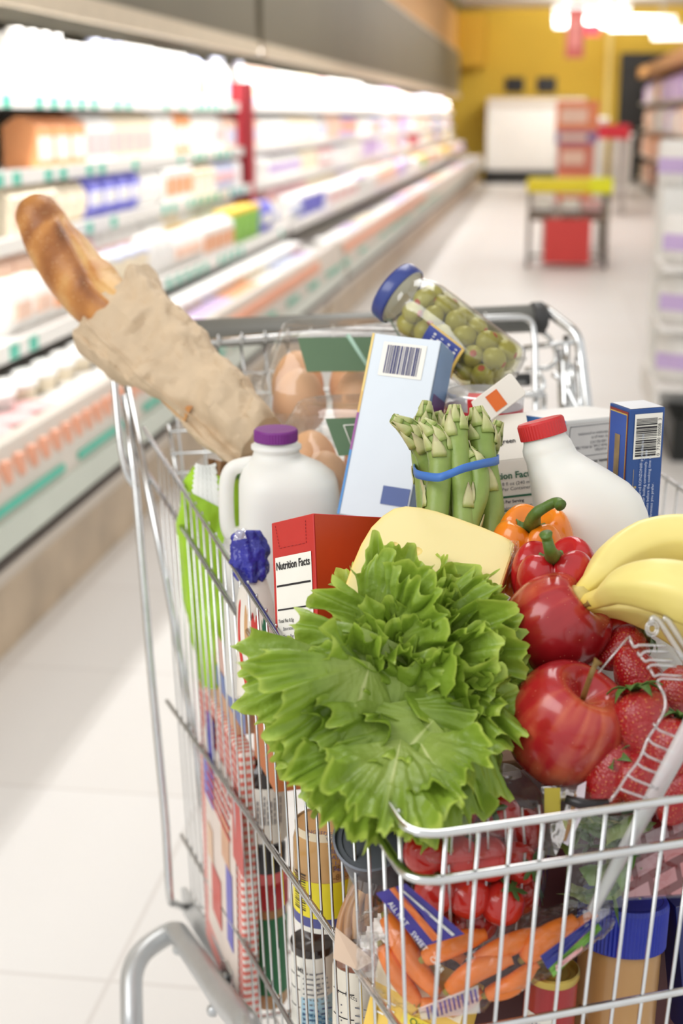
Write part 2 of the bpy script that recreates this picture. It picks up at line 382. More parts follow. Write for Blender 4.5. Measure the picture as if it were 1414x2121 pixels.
# ---------------------------------------------------------------- products on the cases
PC = {'white': (246, 244, 240), 'cream': (246, 232, 205), 'pink': (238, 190, 190), 'blue': (120, 120, 215), 'pale blue': (205, 212, 238),
      'orange': (240, 165, 110), 'yellow': (246, 205, 60), 'green': (150, 205, 90), 'red': (205, 70, 85), 'brown': (150, 95, 70), 'lilac': (205, 180, 225), 'peach': (246, 208, 186), 'grey': (190, 184, 182)}
PM = {k: pmat('pack_'+k.replace(' ', '_'), v, .5, var=.05, scale=12) for k, v in PC.items()}
PROTO = {}
def product(kind, body, lab):
    key = (kind, body, lab)
    if key in PROTO: return copy_tree(PROTO[key])
    o = thing({'carton': 'drink_carton', 'bottle': 'drink_bottle', 'tub': 'plastic_tub', 'packet': 'food_packet'}[kind], 'x', {'carton': 'carton', 'bottle': 'bottle', 'tub': 'tub', 'packet': 'packet'}[kind], Matrix())
    g = Geo()
    if kind == 'carton':
        g.box(-.5, .5, -.48, .48, 0, .8); g.add([(-.5, -.48, .8), (.5, -.48, .8), (.5, .48, .8), (-.5, .48, .8), (-.1, -.48, 1), (-.1, .48, 1), (.1, -.48, 1), (.1, .48, 1)], [(0, 4, 5, 3), (1, 2, 7, 6), (4, 6, 7, 5), (0, 1, 6, 4), (3, 5, 7, 2)])
        mk('body', g, PM[body], o, False)
        if lab: g = Geo(); g.box(.5, .515, -.42, .42, .15, .6); mk('label', g, PM[lab], o, False)
    elif kind == 'bottle':
        g.lathe([(.0, 0), (.46, 0), (.48, .05), (.48, .62), (.4, .74), (.2, .88), (.18, .93)], 14); mk('body', g, PM[body], o)
        g = Geo(); g.lathe([(.2, .92), (.22, .93), (.22, 1), (0, 1)], 12); mk('cap', g, PM[lab or 'blue'], o)
        if lab: g = Geo(); g.lathe([(.485, .18), (.487, .2), (.487, .5), (.485, .52)], 14); mk('label', g, PM[lab], o)
    elif kind == 'tub':
        g.lathe([(0, 0), (.4, 0), (.47, .85)], 16); mk('body', g, PM[body], o)
        g = Geo(); g.lathe([(.47, .85), (.5, .86), (.5, .97), (.46, 1), (0, 1)], 16); mk('lid', g, PM[lab or 'white'], o)
    else:
        rows = []
        for i in range(7):
            z = i/6; f = .06+.44*math.sin(math.pi*min(max(z, .04), .96))**.5
            rows.append([(f*math.cos(q), .5*math.copysign(abs(math.sin(q))**.5, math.sin(q)), z) for q in [2*math.pi*j/16 for j in range(16)]])
        g.grid(rows, True, cap0=True, cap1=True); mk('pouch', g, PM[body], o)
        if lab: g = Geo(); g.box(.3, .5, -.36, .36, .3, .62); mk('label', g, PM[lab], o, False)
    PROTO[key] = o
    return o
ROWN = ['top shelf', 'second shelf', 'third shelf', 'low deck', 'front well']
def place(kind, body, lab, x, y, z, wx, wy, h, where):
    o = product(kind, body, lab)
    o.matrix_world = Matrix.Translation((x, y, z)) @ Matrix.Diagonal((wx, wy, h, 1))
    d = {'carton': 'carton', 'bottle': 'bottle', 'tub': 'tub', 'packet': 'packet'}[kind]
    tail = (' with %s %s' % (lab, 'lid' if kind == 'tub' else 'label')) if lab else ''
    tag(o, '%s %s%s on the %s' % (body, d, tail, where), None, '%s %ss%s on the %s' % (body, d, tail, where))
WHT = ['white']*6+['cream', 'pale blue', 'peach']
LAB = [None, None, 'pink', 'pale blue', 'orange', 'peach', 'lilac', 'white', 'white']
for si, (z, xf) in enumerate(SHELF):
    y = (5.0, 5.0, 4.6, 4.0, 3.0)[si]
    if si == 4: z = .44
    run = 0
    while y < 28:
        near = y < 8.45
        if run <= 0:
            run = R.randint(2, 4)
            kind = R.choice((['bottle', 'carton', 'carton'], ['carton', 'bottle', 'carton', 'packet'], ['carton', 'packet', 'bottle'], ['tub', 'packet', 'carton'], ['tub', 'tub', 'packet'])[si])
            body = R.choice(WHT); lab = R.choice(LAB)
            if not near and R.random() < .35: body = R.choice(['pink', 'lilac', 'peach', 'cream', 'white']); kind = R.choice(['packet', 'packet', kind])
            if si in (1, 2, 3) and R.random() < .16: body, lab = R.choice([('yellow', None), ('orange', 'white'), ('red', None), ('blue', 'white'), ('brown', None), ('green', 'yellow')])
            ww = R.uniform(.11, .19) if near else R.uniform(.26, .42)
            hh = (.235, .212, .178, .165, .09)[si]*R.uniform(.82, 1.04)
        run -= 1
        if 8.3 < y < 8.75: y = 8.78
        dep = .13 if near else .16
        place(kind, body, lab, xf-.02-dep/2, y+ww/2, z, dep, ww*.94, hh, ROWN[si]+(' of the nearer dairy case' if y < 8.4 else ' of the farther case'))
        y += ww*1.02
y = 4.2
while y < 26:
    near = y < 8.3; ww = R.uniform(.14, .2) if near else R.uniform(.5, .8)
    kd = R.choice(['carton', 'packet']); bd = R.choice(['white', 'cream', 'pink', 'peach', 'lilac', 'white']); lb_ = R.choice([None, 'orange', 'pink', 'yellow'])
    for rep_ in range(R.randint(1, 3)):
        if not 8.2 < y+ww < 8.8 and not 8.3 < y < 8.75: place(kd, bd, lb_, -1.80, y+ww/2, .64, .14, ww*.95, .2, 'low deck back row, '+('nearer case' if near else 'farther case'))
        y += ww*1.03
# a second row of tubs further back in the front well, stepped up
y = 3.2; 
while y < 8.3:
    ww = .16; place('tub', 'cream' if int(y*1.4) % 2 else 'white', 'white', -1.42, y, .48, .13, ww*.95, .09, 'back row of the front well'); y += ww*1.03
# ---------------------------------------------------------------- ceiling lights, signs, far fittings
def light_fixture(x0, y0, x1, y1, label, Y=27.0):
    a = hit((x0+x1)/2, (y0+y1)/2, V3(0, Y, 0), V3(0, 1, 0)); wd = (x1-x0)*a.y/F; ht = (y1-y0)*a.y/F
    t = thing('ceiling_light', label, 'ceiling light', a)
    g = Geo(); g.box(-wd/2, wd/2, -.15, .15, ht*.25, ht*.5); mk('housing', g, WHITE, t, False)
    g = Geo(); g.box(-wd/2*.97, wd/2*.97, -.16, .14, -ht*.5, ht*.25); mk('diffuser', g, emit('lamp_glow', (255, 255, 252), 1.6), t, False, bevel=.02)
    for x in (-wd*.3, wd*.3):
        g = Geo(); g.box(x-.01, x+.01, -.01, .01, ht*.5, max(ht*.5+.01, 3.3-a.z)); mk('hanger', g, STEEL, t, False)
light_fixture(1150, 8, 1300, 28, 'long white ceiling light nearest the top edge, above the red hanging sign', 24.0)
light_fixture(1150, 36, 1272, 56, 'white ceiling light just behind the red hanging sign')
light_fixture(1266, 36, 1392, 62, 'white ceiling light between the sign and the right display')
light_fixture(1354, 56, 1440, 80, 'white ceiling light cut by the right frame edge')
def at_d(x, y, Y): return hit(x, y, V3(0, Y, 0), V3(0, 1, 0))
a = at_d(1189, 120, 20)
t = thing('hanging_sign', 'red vertical aisle sign hanging from the ceiling above the far displays', 'sign', a)
g = Geo(); g.box(-.12, .12, -.02, .02, 0, .62); mk('panel', g, pmat('sign_red', (186, 92, 84), .5), t, False)
g = Geo(); g.box(-.07, .07, -.025, -.02, .12, .5); mk('print_block', g, pmat('sign_pink', (206, 130, 122), .5), t, False)
g = Geo(); g.tube([(0, 0, .62), (0, 0, 3.3-a.z)], .008, 6); mk('rod', g, STEEL, t)
a = at_d(1225, 75, 25)
t = thing('exit_sign', 'small glowing pink-red sign under the ceiling', 'sign', a)
g = Geo(); g.box(-.14, .14, -.03, .03, 0, .2); mk('box', g, emit('exit_glow', (240, 95, 110), .8), t, False)
g = Geo(); g.box(-.01, .01, -.01, .01, .2, 3.3-a.z); mk('bracket', g, STEEL, t, False)
t = thing('freezer_chest', 'white freezer case with black base against the yellow wall', 'freezer', V3(-.6, 28.8, 0))
g = Geo(); g.box(-1.12, .75, 28.6, 29.4, .25, 1.45); mk('body', g, CASEIN, t, False, True)
g = Geo(); g.box(-1.12, .75, 28.55, 29.4, 1.45, 1.6); mk('canopy', g, CASEW, t, False, True)
g = Geo(); g.box(-1.15, .75, 28.5, 29.4, 0, .25); mk('base', g, pmat('black_base', (25, 24, 22), .4), t, False, True)
GREYB = pmat('grey_bin', (190, 186, 180), .5, var=.08, scale=4)
for k, (x, w_, h_, lb) in enumerate(((.9, .44, 1.25, 'white storage bin beside the doorway'), (1.42, .36, .95, 'low white bin in front of the dark doorway'))):
    t = thing('storage_bin', lb, 'bin', V3(x, 28, 0)); g = Geo(); g.box(-w_/2, w_/2, -.3, .3, 0, h_); mk('bin_body', g, GREYB, t, False)
    g = Geo(); g.box(-w_/2-.03, w_/2+.03, -.33, .33, h_-.06, h_); mk('rim', g, WHITE, t, False)
t = thing('display_table', 'red display table in the middle of the aisle behind the stock trolley', 'table', V3(.55, 20, 0))
g = Geo(); g.box(-.4, .55, -.4, .4, .98, 1.16); mk('red_skirt', g, pmat('skirt_red', (205, 40, 56), .5), t, False)
g = Geo()
for x in (-.36, .5):
    g = Geo(); g.box(x-.03, x+.03, -.35, .35, 0, .98); mk('leg', g, GREYB, t, False)
ORS = pmat('stack_orange', (232, 130, 92), .5, var=.12, scale=6); LIL = pmat('stack_lilac', (150, 120, 160), .5)
for k, (z, h_, m_, lb) in enumerate(((.45, .3, ORS, 'lowest orange box stacked behind the stock trolley'), (.75, .26, pmat('stack_rust', (215, 120, 100), .5), 'rust coloured box in the middle of the stack behind the trolley'), (1.01, .12, LIL, 'thin purple box near the top of the orange stack'), (1.13, .28, pmat('stack_top', (236, 140, 96), .5), 'bright orange box topping the far stack'))):
    t = thing('stacked_box', lb, 'box', V3(.30, 14.5, z), 'boxes stacked in the aisle'); g = Geo(); wd = .17 if k < 2 else .2
    g.box(-wd, wd, -.16, .16, 0, h_); mk('box_body', g, m_, t, False); g = Geo(); g.box(-wd*.8, wd*.5, -.165, -.16, h_*.25, h_*.75); mk('label', g, PM['peach'], t, False)
t = thing('pallet_stand', 'grey stand under the stacked orange boxes', 'stand', V3(.3, 14.5, 0)); g = Geo(); g.box(-.3, .3, -.3, .3, .35, .45); mk('deck', g, GREYB, t, False)
g = Geo()
for x in (-.27, .27): g.box(x-.03, x+.03, -.28, .28, 0, .35)
mk('runner', g, GREYB, t, False)
# stock trolley
Yt = 12.6
t = thing('stock_trolley', 'stock trolley with yellow top bar and red front panel standing in the aisle', 'trolley', V3(.22, Yt, 0))
g = Geo(); g.box(-.36, .36, -.05, .02, .635, .765); mk('yellow_bar', g, pmat('bar_yellow', (235, 215, 40), .4), t, False, bevel=.03)
g = Geo(); g.box(.16, .37, -.055, .0, .63, .77); mk('bar_end', g, pmat('bar_lime', (236, 236, 30), .4), t, False, bevel=.03)
g = Geo()
for x in (-.33, .33):
    for y in (0, .7): g.tube([(x, y, .09), (x, y, .66)], .016, 8)
g.tube([(-.33, 0, .48), (.33, 0, .48)], .012); g.tube([(-.33, 0, .1), (.33, 0, .1)], .012)
for x in (-.33, .33): g.tube([(x, 0, .1), (x, .7, .1)], .014); g.tube([(x, 0, .64), (x, .7, .64)], .014)
mk('frame', g, pmat('trolley_frame', (120, 112, 98), .4, .6), t)
g = Geo(); g.box(-.34, .34, .0, .7, .40, .43); mk('tray', g, pmat('tray_brown', (120, 96, 72), .6), t, False)
g = Geo(); g.box(-.2, .2, -.04, .3, .04, .42); mk('red_panel', g, pmat('panel_red', (212, 66, 62), .5, var=.04), t, False)
for x in (-.33, .33):
    for y in (0, .7):
        g = Geo(); g.lathe([(0, -.015), (.045, -.015), (.045, .015), (0, .015)], 16, Matrix.Translation((x, y, .045)) @ Matrix.Rotation(math.pi/2, 4, 'Y')); mk('wheel', g, DARKGAP, t)
for k, (x, lb) in enumerate(((-.22, 'leftmost white packet under the yellow trolley bar'), (0.02, 'middle white packet under the yellow trolley bar'), (.2, 'pink packet at the right end of the trolley tray'))):
    o = product('packet', 'white' if k < 2 else 'pink', 'white' if k == 1 else None); o.matrix_world = Matrix.Translation((.22+x, Yt+.12, .43)) @ Matrix.Rotation(-math.pi/2, 4, 'Z') @ Matrix.Diagonal((.12, .16, .15, 1)); tag(o, lb, None, 'packets on the stock trolley')
# right-hand gondola
t = thing('gondola_shelf', 'long right-hand shelf unit loaded with tan and white packs', 'shelf', V3(2.2, 15, 0))
g = Geo(); g.box(2.25, 2.4, 14, 28.4, 0, 2.1); mk('back_board', g, pmat('gondola_board', (168, 140, 110), .6), t, False, True)
for z in (.15, .6, 1.05, 1.5):
    g = Geo(); g.box(1.75, 2.25, 14, 28.4, z-.03, z); mk('shelf_board', g, CASEW, t, False, True)
g = Geo(); g.box(1.68, 2.4, 14, 28.4, 1.95, 2.12); mk('top_board', g, pmat('gondola_top', (190, 140, 85), .6, var=.15, scale=2), t, False, True)
for z, bodies in ((.15, ['brown', 'peach', 'cream']), (.6, ['brown', 'orange', 'cream', 'peach']), (1.05, ['white', 'lilac', 'peach', 'white']), (1.5, ['white', 'orange', 'pale blue', 'lilac'])):
    y = 14.2
    while y < 28:
        o = product(R.choice(['carton', 'packet']), R.choice(bodies), None)
        nm = o.name.split('.')[0]; ww = R.uniform(.4, .7)
        bd = [k for k, v in PM.items() if v in [s for c in o.children for s in c.data.materials]][0]
        o.matrix_world = Matrix.Translation((1.95, y+ww/2, z)) @ Matrix.Rotation(math.pi, 4, 'Z') @ Matrix.Diagonal((.3, ww*.95, R.uniform(.3, .4), 1))
        wl = {.15: 'bottom', .6: 'second', 1.05: 'third', 1.5: 'highest'}[z]
        tag(o, '%s %s on the %s board of the right-hand shelf unit' % (bd, nm.replace('_', ' '), wl), None, '%s %ss on the %s board at right' % (bd, nm, wl)); y += ww
# white dump display by the right frame edge
t = thing('display_stand', 'white display stand with a dark base by the right frame edge', 'display stand', V3(.75, 5.6, 0))
g = Geo(); g.box(.52, 1.4, 5.4, 6.1, 0, .16); mk('base', g, pmat('stand_base', (22, 24, 20), .5), t, False, True)
g = Geo(); g.box(.46, 1.4, 5.75, 6.1, .16, 1.0); mk('back_box', g, WHITE, t, False, True)
for z in (.3, .52, .74):
    g = Geo(); g.box(.44, 1.4, 5.33, 5.8, z-.02, z); mk('tray', g, CASEIN, t, False, True)
g = Geo(); g.box(.44, .46, 5.35, 6.1, .16, .28); mk('side_lip', g, CASEIN, t, False, True)
for z, wl in ((.3, 'lowest'), (.52, 'middle'), (.74, 'upper'), (1.0, 'topmost')):
    for k in range(4):
        o = product('packet', ['white', 'white', 'grey'][k % 3], 'lilac' if k % 2 == 0 else 'blue')
        o.matrix_world = Matrix.Translation((.53+.2*k, 5.46 if z < 1 else 5.9, z)) @ Matrix.Rotation(-math.pi/2-.5*(k == 0), 4, 'Z') @ Matrix.Diagonal((.13, .17, .18, 1))
        tag(o, '%s packet with %s label, %s on the %s tray of the white stand' % (['white', 'white', 'grey'][k % 3], 'lilac' if k % 2 == 0 else 'blue', ['first', 'second', 'third', 'fourth'][k], wl), None, 'packets on the white stand')
# ================================================================ SHOPPING CART
Hh = ray(-190, 240); Hh.z = 0; Hh.normalize()          # along the basket, away from the camera
U = Vector((Hh.y, -Hh.x, 0))                            # across the basket, to the right
A0 = P(308, 907, 1.68)
LE = .04
NL = Hh.cross(Vector((0, 0, 1))-U*LE)
B = hit(850, 1740, A0, NL)
def K(u, v, z): q = B+U*u+Hh*v; return Vector((q.x, q.y, z))
def L(x, y, off=0): return hit(x, y, A0+U*off, NL)      # on the left basket side
def loc(q): d = q-B; return (d.dot(U), d.dot(Hh), q.z)
G0 = P(770, 680, 1.80)
NG = U.cross(Vector((0, 0, 1))+Hh*.42)
def RG(x, y): return hit(x, y, G0, NG)                  # on the leaning rear plane
cart = thing('shopping_cart', 'chrome wire shopping cart with grey handle filled with groceries', 'shopping cart', K(.25, .5, 0))
WF, WR = .44, .545
def right_u(v): return WF+(WR-WF)*max(0, min(1, v/.95))
RZ = ((.871, .906), (.839, .852), (.724, .561), (.575, .384))
def zr(i, v):                                           # rail heights
    t = v/.95
    return RZ[i][0]*(1-t)+RZ[i][1]*t
def lu(z): return -LE*(z-B.z)*-1 if False else (B.z-z)*LE  # left side leans in towards the bottom
def fv(z): return .1*(B.z-z)                            # front leans in towards the bottom
def bz(v): return .42-.14*v                 # basket floor
for i, (rad, nm) in enumerate(((.0026, 'basket_rim'), (.0030, 'side_rail'), (.0027, 'side_rail'), (.0027, 'side_rail'))):
    f = zr(i, 0); ve = (.985, .985, .965, .93)[i]
    pts = [K(lu(zr(i, ve)), ve, zr(i, ve)), K(lu(f), fv(f), f), K(WF-lu(f), fv(f), f), K(right_u(ve)-lu(zr(i, ve)), ve, zr(i, ve))]
    g = Geo(); g.tube(rounded(pts, .022, 8), rad, 10); mk(nm, g, CHROME, cart, True, True)
wr = .00125
g = Geo(); v = .03
while v < .93:                                          # left side wires, curving under to the floor
    z0, z1 = zr(0, v)+.0018, bz(v)
    p = [K(lu(z0)+.003, v, z0), K(lu(z1)+.003, v, z1+.02), K(lu(z1)+.012, v, z1+.004), K(.06, v, z1)]
    g.tube([p[0]]+rounded(p[1:], .01, 3), wr, 6); v += .0335
mk('wire_side', g, CHROME, cart, True, True)
g = Geo(); v = .03
while v < .93:
    z0, z1 = zr(0, v)+.003, bz(v); ur = right_u(v)
    g.tube([K(ur-lu(z0)-.003, v, z0), K(ur-lu(z1)-.003, v, z1+.01), K(ur-.05, v, z1)], wr, 5); v += .03
mk('wire_side', g, CHROME, cart, True, True)
g = Geo(); u = .0225
while u < WF-.01:
    g.tube([K(u, fv(.874)+.0025, .8725), K(u, fv(.45)+.0025, .45), K(u, .06, .413)], wr*1.02, 8); u += .0204
mk('wire_front', g, CHROME, cart, True, True)
g = Geo()
for u in np.arange(.03, .57, .03):
    g.tube([K(min(u, right_u(0)-.03), .05, bz(.05)), K(u, .9, bz(.9))], wr, 5)
for v in np.arange(.05, .91, .14): g.tube([K(.03, v, bz(v)-.003), K(right_u(v)-.04, v, bz(v)-.003)], .0026, 6)
mk('wire_floor', g, CHROME, cart, True, True)
# rear posts
def post(pts, r, nm='rear_post', n=10, rd=.02):
    g = Geo(); g.tube(rounded(pts, rd, 5), r, n); return mk(nm, g, CHROME, cart, True, True)
def mirror(q):                                          # across the cart's middle plane
    u, v, z = loc(q); return K(.535-u, v, z)
outer = [RG(257, 818), RG(281, 1005), RG(312, 1380), RG(343, 1700), RG(352, 1868), L(392, 1884, .01)]
inner = [RG(262, 795), RG(344, 1195), RG(404, 1537), RG(471, 2040)]
tubeL = [P(385, 693, 1.82), RG(235, 742), RG(236, 784), RG(249, 925), RG(262, 985), RG(283, 1012)]
post(outer, .0048); post(inner, .0047)
post([mirror(q) for q in outer[:-1]], .0045); post([mirror(q) for q in inner], .0045)
post(tubeL[1:], .0042, 'handle_arm')
tr = [P(1118, 634, 1.90), P(1132, 643, 1.90), P(1196, 692, 1.87), P(1204, 740, 1.87), P(1219, 860, 1.85), P(1219, 960, 1.82)]
post(tr, .0068, 'handle_arm', 12, .03)
# handle
hl, hr_ = P(372, 693, 1.81), P(1104, 659, 1.90)
ax = (hr_-hl).normalized()
g = Geo(); g.tube([hl, hr_], .0185, 24); mk('handle', g, pmat('grey_handle_grip', (128, 128, 122), .45, var=.03), cart, True, True)
DG = pmat('dark_end_cap', (62, 62, 62), .5)
g = Geo(); g.tube([hr_-ax*.004, hr_, hr_+ax*.012, hr_+ax*.017], [.0192, .0215, .0215, .016], 24); mk('handle_end_cap', g, DG, cart, True, True)
g = Geo(); g.tube([hl+ax*.004, hl, hl-ax*.012, hl-ax*.017], [.0192, .0215, .0215, .016], 24); mk('handle_end_cap', g, DG, cart, True, True)
# hinge rod, rear gate and child-seat loops
rodl = RG(350, 714); U1 = [rodl, RG(1000, 659), RG(1098, 656), RG(1108, 700), RG(1110, 860), RG(1112, 1000)]
post(U1, .0042, 'hinge_rod', 10, .02)
g = Geo(); d_ = (RG(1000, 659)-rodl)/(1000-350)
for x in [352+i*46.5 for i in range(15)]:
    c = rodl+d_*(x-350); n_ = Vector((0, -1, .35)).normalized()
    ring = [c+Vector((0, 0, 1))*(.0062*math.cos(a))+Hh*(-.0062*math.sin(a)) for a in np.linspace(-.6, 3.6, 12)]
    low = loc(c)
    g.tube([c+Hh*.004+Vector((0, 0, -.01))]+ring[1:]+[K(low[0], low[1]-.012, low[2]-.03), K(low[0], low[1]-.055-.09, low[2]-.33)], .0017, 6)
mk('gate_wire', g, CHROME, cart, True, True)
g = Geo()
for y0, y1, x0, x1 in ((768, 742, 470, 1085), (815, 790, 360, 1085), (888, 866, 348, 900), (934, 912, 352, 900), (974, 950, 362, 900)):
    g.tube([RG(x0, y0+4)-Hh*.004, RG(x1, y1)-Hh*.004], .0021, 6)
g.tube([RG(347, 880), RG(366, 975), RG(400, 1080)], .003, 8)
mk('gate_wire', g, CHROME, cart, True, True)
Dk = 1.90
seat = [[(1084, 721, Dk), (1200, 707, 1.87)],
        [(1124, 688, Dk), (1140, 703, Dk), (1152, 728, Dk), (1152, 752, Dk), (1135, 763, Dk), (1086, 766, Dk)],
        [(1060, 823, 1.84), (1118, 812, 1.84), (1126, 800, 1.84), (1124, 784, 1.84), (1112, 772, 1.84)],
        [(1060, 818, 1.83), (1130, 818, 1.83)]]
for s in seat: post([P(*q) for q in s], .0036, 'seat_frame', 8, .02)
for s, r_ in (([(1172, 696, 1.88), (1176, 860, 1.86)], .0046), ([(1160, 725, 1.89), (1164, 860, 1.87)], .0052), ([(1182, 755, 1.875), (1189, 862, 1.86)], .005), ([(1126, 818, 1.84), (1126, 900, 1.84)], .0035)):
    post([P(*q) for q in s], r_, 'seat_frame', 8)
post([P(1145, 772, 1.86), P(1172, 798, 1.86), P(1196, 846, 1.85), P(1204, 850, 1.85), P(1202, 800, 1.86), P(1196, 740, 1.87)], .0044, 'seat_lever', 8, .02)
g = Geo(); g.tube([P(1035, 788, 1.88), P(1098, 786, 1.88)], .0085, 12); mk('seat_bar', g, DG, cart, True, True)
# lower frame tube, bracket and bolts on the left; wheels below
FO = -.022
top_ = L(362, 1923, FO); d0 = (top_-CAM).dot(FW)
fr = [P(273, 2130, d0-.10), P(271, 1985, d0-.055), top_, L(468, 2076, FO), L(520, 2135, FO)]
u0, v0, z0 = loc(fr[0])
low = [K(u0, v0, .12), K(u0, v0, z0-.05)]
fwd = [K(.02, .35, .25), K(.05, .08, .22), K(.05, .05, .12)]
g = Geo(); g.tube(rounded(low+fr[:]+fwd, .035, 8), .0138, 18); mk('frame_tube', g, STEEL, cart, True, True)
g = Geo(); q = [mirror(p) for p in low+fr+fwd]; g.tube(rounded(q, .035, 8), .0138, 14); mk('frame_tube', g, STEEL, cart, True, True)
g = Geo(); g.tube([K(u0, v0, .13), K(.535-u0, v0, .13)], .0125, 14); mk('cross_bar', g, STEEL, cart, True, True)
pl = [(374, 1838), (380, 1838), (388, 1850), (441, 1938), (482, 2012), (487, 2078), (484, 2084), (462, 2032), (378, 1892)]
g = Geo(); a_ = [L(x, y, -.004) for x, y in pl]; n = len(a_); vs = a_+[p+U*.0045 for p in a_]
g.add(vs, [tuple(range(n)), tuple(range(2*n-1, n-1, -1))]+[(i, n+i, n+(i+1) % n, (i+1) % n) for i in range(n)])
mk('side_bracket', g, STEEL, cart, False, True, bevel=.001)
g = Geo(); a_ = [L(x, y, -.007) for x, y in [(456, 1988), (466, 1990), (477, 2018), (478, 2050), (470, 2056), (457, 2030)]]; n = len(a_); vs = a_+[p+U*.003 for p in a_]
g.add(vs, [tuple(range(n)), tuple(range(2*n-1, n-1, -1))]+[(i, n+i, n+(i+1) % n, (i+1) % n) for i in range(n)])
mk('post_foot', g, CHROME, cart, False, True, bevel=.001)
for x, y in ((366, 1967), (438, 2093), (462, 2028)):
    c = L(x, y, -.034 if x != 462 else -.009); M = frame(c, -U, (0, 0, 1))
    g = Geo(); g.lathe([(.0068, -.004), (.0068, 0), (.0055, .003), (.003, .0048), (0, .0053)], 18, M); mk('bolt', g, STEEL, cart, True, True)
RUB = pmat('grey_rubber', (96, 96, 96), .6)
for q in (K(u0, v0, 0), K(.535-u0, v0, 0), K(.05, .06, 0), K(.485, .06, 0)):
    g = Geo(); M = Matrix.Translation(q+Vector((0, 0, .06))) @ frame(Vector((0, 0, 0)), U, (0, 0, 1)); g.lathe([(0, -.015), (.05, -.015), (.06, -.01), (.06, .01), (.05, .015), (0, .015)], 24, M); wv = mk('wheel', g, RUB, cart, True, True)
    g = Geo(); g.tube([q+Vector((0, 0, .06))+U*.018, q+Vector((0, 0, .125))+U*.018], .006); g.tube([q+Vector((0, 0, .06))-U*.018, q+Vector((0, 0, .125))-U*.018], .006); mk('caster_fork', g, STEEL, cart, True, True)
# ================================================================ GROCERIES, back to front
Z = Vector((0, 0, 1))
def sring(cx, cy, hx, hy, z, n=40, e=2.0):
    out = []
    for j in range(n):
        q = 2*math.pi*j/n; c, s = math.cos(q), math.sin(q)
        out.append((cx+hx*math.copysign(abs(c)**(2/e), c), cy+hy*math.copysign(abs(s)**(2/e), s), z))
    return out
def resample(prof, n):
    pts = smooth_path([(a, b, 0) for a, b in prof], 6)
    xs = np.linspace(0, len(pts)-1, n); out = []
    for t in xs:
        i = min(int(t), len(pts)-2); f = t-i; p = pts[i].lerp(pts[i+1], f); out.append((max(p.x, 0), p.y))
    return out
# ---- baguette
CRUST = attr_mat('baguette_crust', 'crust', [(0, (222, 178, 112)), (.35, (196, 134, 70)), (.65, (156, 96, 46)), (1, (104, 60, 30))], .5, .22, 55, .5, 260, coat=.12)
bp_ = smooth_path([P(79, 447, 1.60), P(104, 492, 1.60), P(146, 552, 1.585), P(192, 606, 1.57), P(243, 652, 1.55), P(330, 740, 1.53), P(430, 850, 1.50)], 12)
t = thing('baguette', 'long golden brown baguette sticking out of the brown paper bag', 'bread', bp_[0])
rad = [px(r, 1.58) for r in (47, 56, 64, 66, 62, 58, 55)]
rs = lerp_list(rad, len(bp_)); g = Geo(); rows = []; cr = []
nA = 56
for i, p in enumerate(bp_):
    T = (bp_[min(i+1, len(bp_)-1)]-bp_[max(i-1, 0)]).normalized()
    right = T.cross(FW).normalized(); fwd = T.cross(right).normalized()
    if fwd.dot(FW) > 0: fwd = -fwd
    s = i/(len(bp_)-1); row = []
    ga = math.radians(30+82*s) if s < .6 else math.radians(79)     # where the long score runs, measured from screen-right towards the viewer
    for j in range(nA):
        q = 2*math.pi*j/nA
        r = rs[i]*(1+.03*nz(p*18+Vector((math.cos(q), math.sin(q), 0))*.7))
        d = (q-ga+math.pi) % (2*math.pi)-math.pi
        gate = min(1, max(0, (s-.1)/.12))
        r *= 1-.15*gate*math.exp(-((d+.06)/.085)**2)+.045*gate*math.exp(-((d-.12)/.11)**2)-.05*gate*math.exp(-((d+.55)/.4)**2)+.0*gate*math.exp(-((d+.75)/.4)**2)
        r *= 1+.045*math.sin(s*30)*math.exp(-((d+1.1)/.6)**2)
        row.append(p+right*(math.cos(q)*r)+fwd*(math.sin(q)*r))
        cr.append(.56-.24*abs(math.cos(q))**3+.28*gate*math.exp(-((d-.22)/.2)**2)-.36*gate*math.exp(-((d+.08)/.10)**2)-.14*gate*math.exp(-((d+.6)/.4)**2)-(.28 if s > .52 else .28*(s/.52)**3)*(.6+.4*math.cos(q))+.16*math.sin(s*26+2*math.cos(q)))
    rows.append(row)
r0_, T0 = list(rows[0]), (bp_[1]-bp_[0]).normalized()
for a in np.linspace(15, 90, 7):
    f = math.cos(math.radians(a)); rows.insert(0, [bp_[0]+(p-bp_[0])*f-T0*(rad[0]*.95*math.sin(math.radians(a))) for p in r0_]); cr = [.5+.06*math.sin(j*.4) for j in range(nA)]+cr
g.grid(rows, True); g.a['crust'] = cr
o = mk('loaf', g, CRUST, t, True, True)
g = Geo()
for k in range(420):
    i = R.randint(4, int(len(rows)*.62)); j = R.randint(0, nA-1); p = Vector(rows[i][j]).lerp(Vector(rows[i+1][(j+1) % nA]), R.random())
    g.ball(p, R.uniform(.0003, .0006), 5, 3)
tag(mk('flour_specks', g, pmat('flour', (248, 224, 176), .7), t, True, True), kind='stuff')
